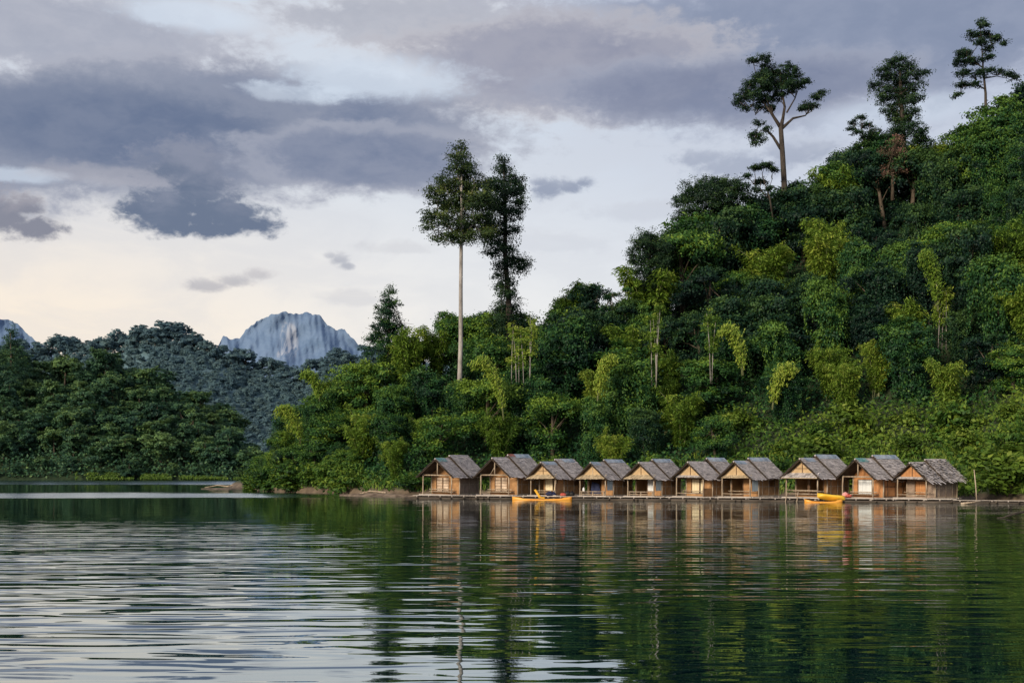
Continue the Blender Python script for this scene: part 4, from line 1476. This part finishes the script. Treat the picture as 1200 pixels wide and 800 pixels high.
def build_hut(i, d):
    px = d['px']
    xf, yf = raft_front(px)
    al = math.atan2(xf, yf)
    k = F / yf
    s = d['span'] / (3.1 * cos(radians(35)) * k)
    phi = -al - radians(35 + (i % 3 - 1) * 1.5)
    nx, ny = sin(phi), -cos(phi)
    # the porch front stands a little behind the raft's edge
    o = tag(empty('raft_hut', (xf + .12, yf + 1.25, DECKZ), phi, s), d['label'], 'hut', 'thatched huts on the raft')
    q = random.Random(500 + i)
    o.rotation_euler = (q.uniform(-.008, .008), q.uniform(-.018, .018), phi + q.uniform(-.04, .04))
    rag = .22 if d.get('ragged') else .07
    # --- platform
    b = MB()
    y = -.28
    while y < 5.2:
        w = q.uniform(.17, .24)
        b.box((-1.85 + q.uniform(-.06, .06), y, -.10), (1.85 + q.uniform(-.06, .06), y + w - .02, .02 + q.uniform(-.008, .008)), q.uniform(.1, .9))
        y += w
    for xx in (-1.5, 0, 1.5):
        b.tube([(xx, -.3, -.22), (xx, 5.2, -.22)], .11, 7, .3)
    b.build('deck', 'plank', o)
    # --- posts
    zr, ze, half = 3.28, 1.62, 1.98
    for xx in (-1.55, 1.55):
        for yy, hh in ((0, 1.98), (1.45, 1.98), (4.9, 1.95)):
            p = MB()
            p.tube([(xx, yy, -.25), (xx + q.uniform(-.04, .04), yy, hh * .5), (xx + q.uniform(-.03, .03), yy, hh)], [.07, .06, .058], 8, .6)
            p.build('post', 'post', o, True)
    # --- porch beam and king post for open gables
    p = MB()
    p.tube([(-1.78, 0.02, 1.80), (1.78, .02, 1.80)], .06, 8, .6)
    if d['gable'] == 'open':
        p.tube([(0, .03, 1.78), (0, .03, zr - .14)], .055, 8, .6)
        if i == 1:
            p.tube([(-.52, .05, 1.82), (0, .05, 2.55)], .035, 6, .6)
    p.build('porch_beam', 'post', o, True)
    # --- rails / bench along the porch front
    p = MB()
    if i in (3, 4):
        p.box((-1.5, -.10, .40), (1.5, .22, .46), .7)
        for xx in (-1.35, 0, 1.35):
            p.box((xx - .04, -.02, 0), (xx + .04, .12, .40), .5)
        p.box((-1.5, -.03, .16), (1.5, .03, .21), .6)
        p.build('bench', 'post', o)
    elif i in (5, 6, 7, 9):
        p.tube([(-1.55, .0, .30), (0, 0, .26 if i == 6 else .30), (1.55, 0, .30)], .045, 7, .6)
        p.tube([(-1.55, 1.0, .52), (1.55, 1.0, .52)], .04, 7, .6)
        if i == 7:
            p.tube([(-1.55, .03, .62), (1.55, .03, .60)], .035, 7, .6)
        p.build('porch_rail', 'post', o, True)
    else:
        p.tube([(-1.55, 1.05, .48), (1.2, 1.05, .48)], .04, 7, .6)
        p.box((-1.5, .9, .24), (1.2, 1.3, .30), .6)
        p.build('porch_bench', 'post', o)
    # --- front wall of the room (set back under the porch), with its opening
    yw = 1.45
    doors = {'lattice': (-.95, .35, .28, 1.55), 'cream': (-.80, .70, .45, 1.62), 'navy': (-1.38, .05, .12, 1.60), 'dark': (-1.38, -.20, .12, 1.62),
             'cream2': (-.85, .55, .32, 1.62), 'double': (-1.42, 1.2, .18, 1.62), 'white': (-1.0, .40, .30, 1.52), 'plank': (-.6, .65, .22, 1.55)}
    x0, x1, z0, z1 = doors[d['door']]
    b = MB()
    if x0 > -1.5:
        b.box((-1.5 if d['door'] != 'cream' else -1.0, yw, .02), (x0, yw + .05, 1.95), .5)
    b.box((x1, yw, .02), (1.5, yw + .05, 1.95), .5)
    b.box((x0, yw + .002, z1), (x1, yw + .048, 1.95), .5)
    b.box((x0, yw + .002, .02), (x1, yw + .048, z0), .5)
    # gable above the front wall, under the main roof
    b.slab([(-1.5, yw + .003, 1.95), (1.5, yw + .003, 1.95), (0, yw + .003, 3.1)], (0, .04, 0), .3)
    fw = b.build('front_wall', d['wall'], o)
    fr = MB()
    frame_rect(fr, x0, x1, z0, z1, yw - .002)
    dk = d['door']
    if dk == 'double':
        fr.box((-.35, yw - .06, z0), (-.12, yw + .05, z1), .6)
    if dk in ('cream', 'cream2'):
        fr.box((x0 + (x1 - x0) * .62, yw - .05, z0), (x0 + (x1 - x0) * .62 + .07, yw - .002, z1), .5)
    if dk == 'lattice':
        for t in (.5,):
            xx = x0 + (x1 - x0) * t
            fr.box((xx - .05, yw - .05, z0), (xx + .05, yw - .004, z1), .5)
    fr.build('door_frame', 'frame', fw)
    dm = {'lattice': 'lattice', 'cream': 'curtain', 'cream2': 'curtain', 'white': 'white', 'plank': 'wall_orange'}.get(dk)
    if dm:
        c = MB()
        if dk == 'lattice':
            n = 5
            for z_ in range(n):
                za = z0 + (z1 - z0) * z_ / n
                c.box((x0, yw + .005, za + .015), (x1, yw + .035, za + (z1 - z0) / n - .015), .5)
            c.build('door_panel', dm, fw)
        elif dk == 'plank':
            for z_ in range(6):
                xx = x0 + (x1 - x0) * z_ / 6
                c.box((xx + .008, yw + .005, z0), (xx + (x1 - x0) / 6 - .008, yw + .035, z1), .5)
            c.slab([(x0 + .06, yw - .002, z0 + .5), (x1 - .1, yw - .002, z0 + .18), (x1 - .1, yw - .002, z0 + .30), (x0 + .06, yw - .002, z0 + .66)], (0, -.02, 0), .8)
            c.build('door_panel', dm, fw)
        else:
            # pleated hanging cloth
            segs = ((x0, x1),) if dk == 'white' else ((x0, x0 + (x1 - x0) * .60), (x0 + (x1 - x0) * .72, x1))
            for sa, sb in segs:
                n = 14
                for j in range(n):
                    xa, xb = sa + (sb - sa) * j / n, sa + (sb - sa) * (j + 1) / n
                    ya, yb = yw + .02 + .022 * (j % 2), yw + .02 + .022 * ((j + 1) % 2)
                    c.quad((xa, ya, z0), (xb, yb, z0), (xb, yb, z1), (xa, ya, z1))
            c.build('curtain', dm, fw)
    if i == 4:
        c = MB()
        for j in range(10):
            xa, xb = -.10 + .065 * j, -.10 + .065 * (j + 1)
            ya, yb = yw - .03 - .022 * (j % 2), yw - .03 - .022 * ((j + 1) % 2)
            c.quad((xa, ya, .5), (xb, yb, .5), (xb, yb, 1.66), (xa, ya, 1.66))
        c.build('curtain', 'white', fw)
    if dk == 'navy':
        c = MB()
        c.slab([(x0 + .05, yw + .10, z0), (x1 - .1, yw + .10, z0), (x1 - .35, yw + .10, 1.2), (x0 + .2, yw + .10, 1.42)], (0, .04, 0))
        c.build('hanging_cloth', 'navy', fw)
    # --- side and back walls
    for nm, xx in (('side_wall', 1.5), ('side_wall', -1.5)):
        w = MB()
        if xx > 0 and i in (2, 3, 4, 6):
            # window in the far half of the wall
            w.box((xx - .05, yw + .05, .02), (xx, 3.35, 1.9)); w.box((xx - .05, 4.15, .02), (xx, 4.9, 1.9))
            w.box((xx - .048, 3.35, .02), (xx - .002, 4.15, .95)); w.box((xx - .048, 3.35, 1.5), (xx - .002, 4.15, 1.9))
        else:
            w.box((xx - .05, yw + .05, .02), (xx, 4.9, 1.9))
        wo = w.build(nm, d['wall'] if i != 0 else ('wall_grey'), o)
        if xx > 0:
            t = MB()
            for yy in (2.1, 3.2, 4.25):
                t.box((xx + .002, yy - .03, .02), (xx + .04, yy + .03, 1.85), .5)
            t.box((xx + .003, yw + .1, .92), (xx + .03, 4.85, .98), .5)
            t.box((xx + .003, yw + .1, .02), (xx + .045, 4.85, .14), .5)
            t.build('batten', 'post' if i not in (8,) else 'frame', wo)
            if i in (2, 3, 4, 6):
                t = MB()
                t.box((xx - .06, 3.33, .93), (xx + .06, 4.17, .97)); t.box((xx - .06, 3.33, 1.48), (xx + .06, 4.17, 1.52))
                t.box((xx - .06, 3.30, .93), (xx + .06, 3.34, 1.52)); t.box((xx - .06, 4.16, .93), (xx + .06, 4.20, 1.52))
                t.build('window_frame', 'frame', wo)
    w = MB()
    w.box((-1.5, 4.85, .02), (1.5, 4.9, 1.95))
    w.slab([(-1.5, 4.86, 1.95), (1.5, 4.86, 1.95), (0, 4.86, 3.2)], (0, .03, 0))
    w.build('back_wall', d['wall'], o)
    # side screen of the porch
    if d.get('panel'):
        c = MB()
        n = 10
        for j in range(n):
            ya, yb = .35 + 1.0 * j / n, .35 + 1.0 * (j + 1) / n
            xa, xb = 1.53 + .03 * (j % 2), 1.53 + .03 * ((j + 1) % 2)
            c.quad((xa, ya, .55), (xb, yb, .55), (xb, yb, 1.7), (xa, ya, 1.7))
        c.build('side_curtain', d['panel'], o)
    elif i in (2, 5):
        c = MB()
        c.box((1.5, .08, .04), (1.55, 1.4, 1.2 if i == 2 else .8))
        c.build('porch_side', d['wall'], o)
    # --- gable infill
    g = d['gable']
    if g != 'open':
        zb = 2.0 if g in ('awning', 'greyawning', 'strip') else 1.92
        w = MB()
        hb = half * (zr - zb) / (zr - ze) - .12
        w.slab([(-hb, .06, zb), (hb, .06, zb), (0, .06, zr - .12)], (0, .03, 0))
        go = w.build('gable_panel', 'gable' if i != 9 else 'wall_orange', o)
        t = MB()
        t.box((-.035, .022, zb), (.035, .058, zr - .2), .5)
        if i in (2, 7):
            t.box((-hb * .55, .026, zb + .45), (hb * .55, .056, zb + .5), .5)
        t.build('batten', 'frame' if i not in (3,) else 'post', go)
        if g in ('awning', 'greyawning', 'strip'):
            a = MB()
            zt, zl, dy = (2.08, 1.66, -.5) if g != 'strip' else (2.02, 1.74, -.16)
            rows = 4
            for r in range(rows):
                xx = -1.72
                while xx < 1.70:
                    ww = q.uniform(.08, .18)
                    f0, f1 = r / rows, (r + 1.25) / rows
                    e = q.uniform(-.05, .05)
                    l = .015 + .02 * (rows - r) * 0 + q.uniform(0, .02)
                    a.quad((xx, .03 + dy * f0 - l, zt + (zl - zt) * f0 + l), (xx, .03 + dy * f1 - l - .03, zt + (zl - zt) * (f1 + e) + l + .02),
                           (min(1.74, xx + ww + .02), .03 + dy * f1 - l - .03, zt + (zl - zt) * (f1 + e) + l + .02), (min(1.74, xx + ww + .02), .03 + dy * f0 - l, zt + (zl - zt) * f0 + l), q.random())
                    xx += ww
            a.build('awning', 'thatch' if g == 'greyawning' else 'tanfringe', o)
            if g == 'greyawning':
                t = MB(); t.tube([(-1.78, -.49, 1.66), (1.78, -.49, 1.66)], .05, 7, .9)
                t.build('awning_pole', 'tanfringe', o, True)
        else:
            a = MB()
            for j in range(34):
                xx = -1.75 + 3.5 * j / 34
                a.quad((xx, .0, 2.0), (xx, -.12 - q.uniform(0, .06), 1.84 - q.uniform(0, .08)), (xx + .115, -.12 - q.uniform(0, .06), 1.84 - q.uniform(0, .08)), (xx + .115, 0, 2.0), q.random() * .4)
            a.build('awning', 'thatch', o)
    # --- the two roofs: the porch roof tucks under the higher main roof
    lowz = -.22 if d.get('low') else 0
    roof_pair(o, 'porch_roof', -.42, 2.45, zr + lowz * .4, half + .02, ze, 900 + i * 7, 12, rag, .58 + q.uniform(-.08, .1), d['cap'][0] if d['cap'] else None, d['cap'][1] if d['cap'] else None)
    extra = []
    for j in range(110 if d.get('ragged') else 24):
        # loose fronds sticking out of the worn thatch
        sg = 1 if q.random() < .75 else -1
        f = q.random() if d.get('ragged') else q.uniform(.8, 1.0)
        yy = q.uniform(2.05, 5.1) if d.get('ragged') else q.uniform(2.6, 5.2)
        zz = zr + .4 + (ze - zr - .2) * f
        xx = sg * (half + .15) * f
        dx, dz = (sg * q.uniform(.1, .45), q.uniform(-.35, .02)) if d.get('ragged') else (sg * q.uniform(.05, .2), q.uniform(-.3, -.1))
        extra.append((((xx, yy, zz), (xx, yy + .16, zz + .01), (xx + dx, yy + .12 + q.uniform(-.2, .25), zz + dz), (xx + dx, yy + .02 + q.uniform(-.2, .2), zz + dz - .02)), q.random()))
    m = roof_pair(o, 'main_roof', 2.0 if not d.get('low') else 2.5, 5.35, zr + .30, half + .12, ze + .12, 950 + i * 7, 13, rag, .56 + q.uniform(-.08, .1), d['cap2'][0] if d['cap2'] else None, d['cap2'][1] if d['cap2'] else None, extra)
    if i == 1:
        c = MB()
        for sg in (-1, 1):
            pts = [(0, 2.02, zr + .44), (0, 2.9, zr + .44), (sg * .3, 2.9, zr + .20), (sg * .3, 2.02, zr + .20)]
            c.quad(*(pts if sg > 0 else pts[::-1]))
        c.build('ridge_cap', 'redcap', m)
    return o


for i, d in enumerate(HUTS):
    build_hut(i, d)


# ------------------------------------------------------------------ the raft: floating walkway with bamboo floats under it
def build_walkway(px0, px1, label, seed, depth=1.5, zt=.38, floats=True):
    q = random.Random(seed)
    x0, y0 = raft_front(px0); x1, y1 = raft_front(px1)
    L = math.hypot(x1 - x0, y1 - y0)
    ang = math.atan2(y1 - y0, x1 - x0)
    o = tag(empty('floating_walkway', (x0, y0, 0), ang), label, 'walkway')
    b = MB()
    yy = 0.0
    while yy < depth:
        w = q.uniform(.16, .22)
        xx = -q.uniform(0, .3)
        while xx < L:
            e = min(L + q.uniform(-.2, .3), xx + q.uniform(2.5, 4.5))
            b.box((xx, yy, zt - .05), (e - .02, yy + w - .02, zt + q.uniform(-.01, .012)), q.random())
            xx = e
        yy += w
    xx = .4
    while xx < L:
        b.box((xx, .02, zt - .17), (xx + .1, depth, zt - .055), .3)
        xx += 1.4
    b.build('deck', 'plank', o)
    if floats:
        for r in range(4):
            b = MB()
            yy = .05 + r * .42
            z_ = .05 + q.uniform(-.03, .04)
            b.tube([(-.5 + q.uniform(-.5, .3), yy, z_), (L * .3, yy + q.uniform(-.05, .05), z_ + .02), (L * .66, yy, z_), (L + q.uniform(-.3, .8), yy, z_ + .03)], .13, 8, q.random())
            b.build('float_log', 'log', o, True)
        for j in range(int(L / 1.6)):
            b = MB()
            xx = q.uniform(0, L)
            b.tube([(xx, -.12 - q.uniform(0, .25), .12), (xx + q.uniform(-.2, .2), depth, .20)], .085, 7, q.random())
            b.build('cross_log', 'log', o, True)
    return o


EDGES = [484, 553, 608, 664, 722, 779, 836, 903, 980, 1041, 1118]
names = ['first', 'second', 'third', 'fourth', 'fifth', 'sixth', 'seventh', 'eighth', 'ninth', 'tenth']
for j in range(10):
    build_walkway(EDGES[j], EDGES[j + 1], 'plank and bamboo raft deck in front of the %s hut from the left' % names[j], 700 + j)
build_walkway(1119, 1250, 'narrow plank walkway leading right from the last hut to the bank', 730, .8, .30)


# platform logs under the rooms read as the hut's own raft
def stick(name, label, pts, rad, mat, cat='pole', shade=.6):
    b = MB()
    o0 = np.array(pts[0])
    b.tube([tuple(np.array(p) - o0) for p in pts], rad, 7, shade)
    o = b.build(name, mat, None, True)
    o.location = tuple(o0)
    return tag(o, label, cat)


def at_raft(px, dy=0.0, z=.38):
    x, y = raft_front(px)
    return np.array((x + dy * x / y, y + dy, z))


stick('mooring_pole', 'tall thin pale pole standing at the bank right of the last hut', [P(1145, 592, 112), P(1143.5, 570, 112), P(1141.5, 550, 112)], [.06, .055, .04], 'post')
p0 = P(1130, 589.5, 110)
stick('driftwood', 'pale forked driftwood log lying beside the end of the raft', [P(1126, 590, 109.5), P(1138, 588.5, 109.6), P(1151, 586.5, 109.8)], [.10, .09, .05], 'post', 'log')
stick('dead_branch', 'dark dead branch reaching out of the water at the right edge', [P(1168, 606.3, 77), P(1176, 606.0, 77), P(1186, 602.5, 77.2), P(1202, 599.0, 77.5), P(1240, 590, 78)], [.02, .05, .07, .08, .1], 'branch', 'branch')
for (a, b_) in ((921.2, 'left'), (934.5, 'right')):
    c = at_raft(a, -.25, 0)
    stick('ladder_pole', 'pale mooring pole in the water before the eighth hut, the %s one' % b_, [c + np.array((-.15, 0, -.6)), c + np.array((.0, 0, .4)), c + np.array((.1, .1, 1.0))], [.05, .05, .045], 'post')


# ------------------------------------------------------------------ kayaks
def hull(b, L, Wd, Hh, rocker=.05, n=22, m=14, cockpit=True):
    """sit-on-top hull with a recessed deck well"""
    rings = []
    for i in range(n + 1):
        t = i / n
        u = 2 * t - 1
        wd = Wd * .5 * max(.05, (1 - abs(u) ** 3.4)) ** .7
        zk = rocker * abs(u) ** 2.5
        ht = Hh * (.75 + .35 * abs(u) ** 2)
        ring = []
        for k in range(m):
            a = 2 * pi * k / m
            x_, z_ = cos(a), sin(a)
            xx = wd * np.sign(x_) * abs(x_) ** .6
            zz = zk + ht * (.45 + .45 * np.sign(z_) * abs(z_) ** .7)
            if cockpit and z_ > .35 and abs(u) < .72 and abs(x_) < .85:
                zz -= Hh * .32 * min(1, (.72 - abs(u)) * 8)
            ring.append(((t - .5) * L, xx, zz))
        rings += ring
    fs = []
    for i in range(n):
        for k in range(m):
            fs.append((i * m + k, (i + 1) * m + k, (i + 1) * m + (k + 1) % m, i * m + (k + 1) % m))
    fs.append(tuple(range(m))); fs.append(tuple(range(n * m, (n + 1) * m))[::-1])
    b.add(rings, fs)


def kayak(label, px_c, dy, length, mat, rz, z=-.15, tilt=(0, 0), seats=(-.1,), w=.85, seatmat='seatyellow', h=.42, base_z=0):
    x, y = raft_front(px_c)
    o = tag(empty('kayak', (x, y + dy, base_z), rz), label, 'kayak', None)
    o.rotation_euler = (tilt[0], tilt[1], rz)
    b = MB(); hull(b, length, w, h)
    hb = b.build('hull', mat, o, True)
    hb.location = (0, 0, z)
    for sx in seats:
        s = MB()
        xx = sx * length
        # reclined moulded seat: base, back
        s.slab([(xx - .05, -.24, .20), (xx + .60, -.24, .16), (xx + .60, .24, .16), (xx - .05, .24, .20)], (0, 0, .12))
        s.slab([(xx - .05, -.28, .30), (xx - .52, -.26, 1.05), (xx - .34, -.24, 1.12), (xx + .20, -.28, .34)], (0, .56, 0))
        s.build('seat', seatmat, o)
    k = MB()
    for ux in (-.36, .36):
        k.tube([(ux * length, 0, h * .86 + z), (ux * length + .12, 0, h * .95 + z), (ux * length + .24, 0, h * .86 + z)], .018, 6)
    k.build('carry_handle', 'black', o, True)
    return o


x_a, y_a = raft_front(600); x_b, y_b = raft_front(670)
rz_raft = math.atan2(y_b - y_a, x_b - x_a)
kayak('long orange kayak with upright yellow seat afloat before the third hut', 635, -.75, 6.3, 'orange', rz_raft * .4, seats=(-.05,), w=.9, h=.46)
kayak('low orange-yellow kayak afloat before the eighth hut', 962, -.95, 3.6, 'orange', rz_raft * .4, seats=(), w=.8)
kk = kayak('bright yellow kayak with black handle piled on the raft edge before the eighth hut', 973, -.35, 2.7, 'yellow', rz_raft * .4 + .1, tilt=(radians(-38), radians(6)), seats=(), w=.85, h=.5, base_z=.42)
t_ = MB()
t_.tube([(-.45, .10, .36), (-.38, .12, .58), (-.15, .14, .68), (.10, .12, .60), (.18, .10, .38)], .04, 7)
t_.build('grab_loop', 'black', kk, True)
t_ = MB()
t_.tube([(.45, 0, .30), (.50, 0, .38), (.52, 0, .40)], [.16, .16, .02], 12)
t_.build('hatch_lid', 'black', kk, True)


# ------------------------------------------------------------------ small things on the raft
def bundle(name, label, loc, size, mat, seed, cat='bag', strap=True):
    """a lumpy tied sack"""
    q = random.Random(seed)
    b = MB()
    n, m = 7, 10
    vs = []
    for i in range(n + 1):
        v = i / n
        r = (sin(pi * min(.98, max(.06, v * .88 + .1)))) ** .6
        for k in range(m):
            a = 2 * pi * k / m
            j = 1 + q.uniform(-.12, .12)
            vs.append((size[0] * r * cos(a) * j, size[1] * r * sin(a) * j, size[2] * v * (1 + q.uniform(-.05, .05))))
    fs = [(i * m + k, i * m + (k + 1) % m, (i + 1) * m + (k + 1) % m, (i + 1) * m + k) for i in range(n) for k in range(m)]
    fs.append(tuple(range(m))[::-1]); fs.append(tuple(range(n * m, n * m + m)))
    b.add(vs, fs)
    o = tag(empty(name, tuple(loc)), label, cat)
    b.build('sack', mat, o, True)
    t = MB()
    t.tube([(0, 0, size[2] * .95), (size[0] * .2, 0, size[2] * 1.15), (size[0] * .4, .02, size[2] * .95)], .03, 6)
    t.build('tie', 'black' if mat != 'navy' else 'jug', o, True)
    return o


bundle('bag', 'dark blue bag with white tie on the raft right of the yellow kayak seat', at_raft(644, .5), (.42, .3, .5), 'navy', 1)
bundle('bag', 'second dark blue bag nearer the third hut right post', at_raft(648.5, .7), (.32, .3, .45), 'navy', 2)
bundle('bag', 'small red bag on the raft between the third and fourth huts', at_raft(660, .5), (.34, .25, .36), 'redcloth', 3)
bundle('bag', 'dark bundle beside the small red bag on the raft', at_raft(665, .8), (.38, .3, .55), 'black', 4)
bundle('bag', 'dark bundle left of the fourth hut bench', at_raft(670, .9), (.3, .3, .5), 'black', 5)
bundle('bundle', 'pink and white cloth bundle on the deck left of the ninth hut door', at_raft(990.5, 1.2, .45), (.34, .30, .52), 'pinkcloth', 6, 'bundle')
bundle('bundle', 'small red cloth bundle on the deck beside the pink one', at_raft(994.5, 1.1, .45), (.34, .30, .34), 'redcloth', 7, 'bundle')


def jug(label, loc):
    b = MB()
    rs = [(0, .0), (.11, 0), (.13, .05), (.13, .26), (.09, .34), (.045, .37), (.045, .43), (0, .43)]
    m = 12
    vs = [(r * cos(2 * pi * k / m), r * sin(2 * pi * k / m), z) for r, z in rs[1:-1] for k in range(m)]
    n = len(rs) - 2
    fs = [(i * m + k, i * m + (k + 1) % m, (i + 1) * m + (k + 1) % m, (i + 1) * m + k) for i in range(n - 1) for k in range(m)]
    fs.append(tuple(range(m))[::-1]); fs.append(tuple(range((n - 1) * m, n * m)))
    b.add(vs, fs)
    o = b.build('water_jug', 'jug', None, True)
    o.location = tuple(loc)
    tag(o, label, 'jug')


hb_ = at_raft(684, 1.1, .38 + .52)
jug('small white jug standing on the fourth hut bench', hb_)


# mud spit and debris left of the first hut
def spit(name, pts, w, hgt, mat='mud'):
    """a low bar of mud rising just out of the water"""
    b = MB()
    n = len(pts)
    q = random.Random(len(pts) + int(w * 10))
    K = 7
    vs = []
    for i, (x, y) in enumerate(pts):
        t = i / (n - 1)
        ww = w * (sin(pi * min(.97, max(.03, t))) ** .5) * q.uniform(.8, 1.2)
        for k in range(K):
            f = 2 * k / (K - 1) - 1
            vs.append((x + q.uniform(-.2, .2), y + f * ww, -.25 + (hgt + .25) * (1 - f * f) * (.75 + .25 * sin(pi * t)) + q.uniform(-.03, .05)))
    fs = [(i * K + k, (i + 1) * K + k, (i + 1) * K + k + 1, i * K + k + 1) for i in range(n - 1) for k in range(K - 1)]
    b.add(vs, fs)
    struct(b.build(name, mat, None, True))


def gnd(px, py):
    Y = F * H / (py - HZ)
    return ((px - 600) / F * Y, Y)


spit('mudbank', [gnd(398 + 9 * i, 580.6 + .10 * i) for i in range(11)], 1.6, .30)
spit('mudbank', [gnd(236 + 7 * i, 572.6 - .02 * i) for i in range(10)], 2.4, .20)
rnd.seed(77)
for j, (pa, pb, py) in enumerate(((262, 300, 570.2), (240, 268, 571.6), (420, 452, 579.6))):
    x0, y0 = gnd(pa, py); x1, y1 = gnd(pb, py + .6)
    stick('driftwood', ['grey fallen branch lying over the shallows at the headland tip', 'thin grey branch lying left of the headland tip', 'grey branch lying on the mud bar left of the first hut'][j],
          [(x0, y0, .1), ((x0 * .6 + x1 * .4), y0, .5), (x1, y1, .35)], [.05, .09, .12], 'post', 'branch')
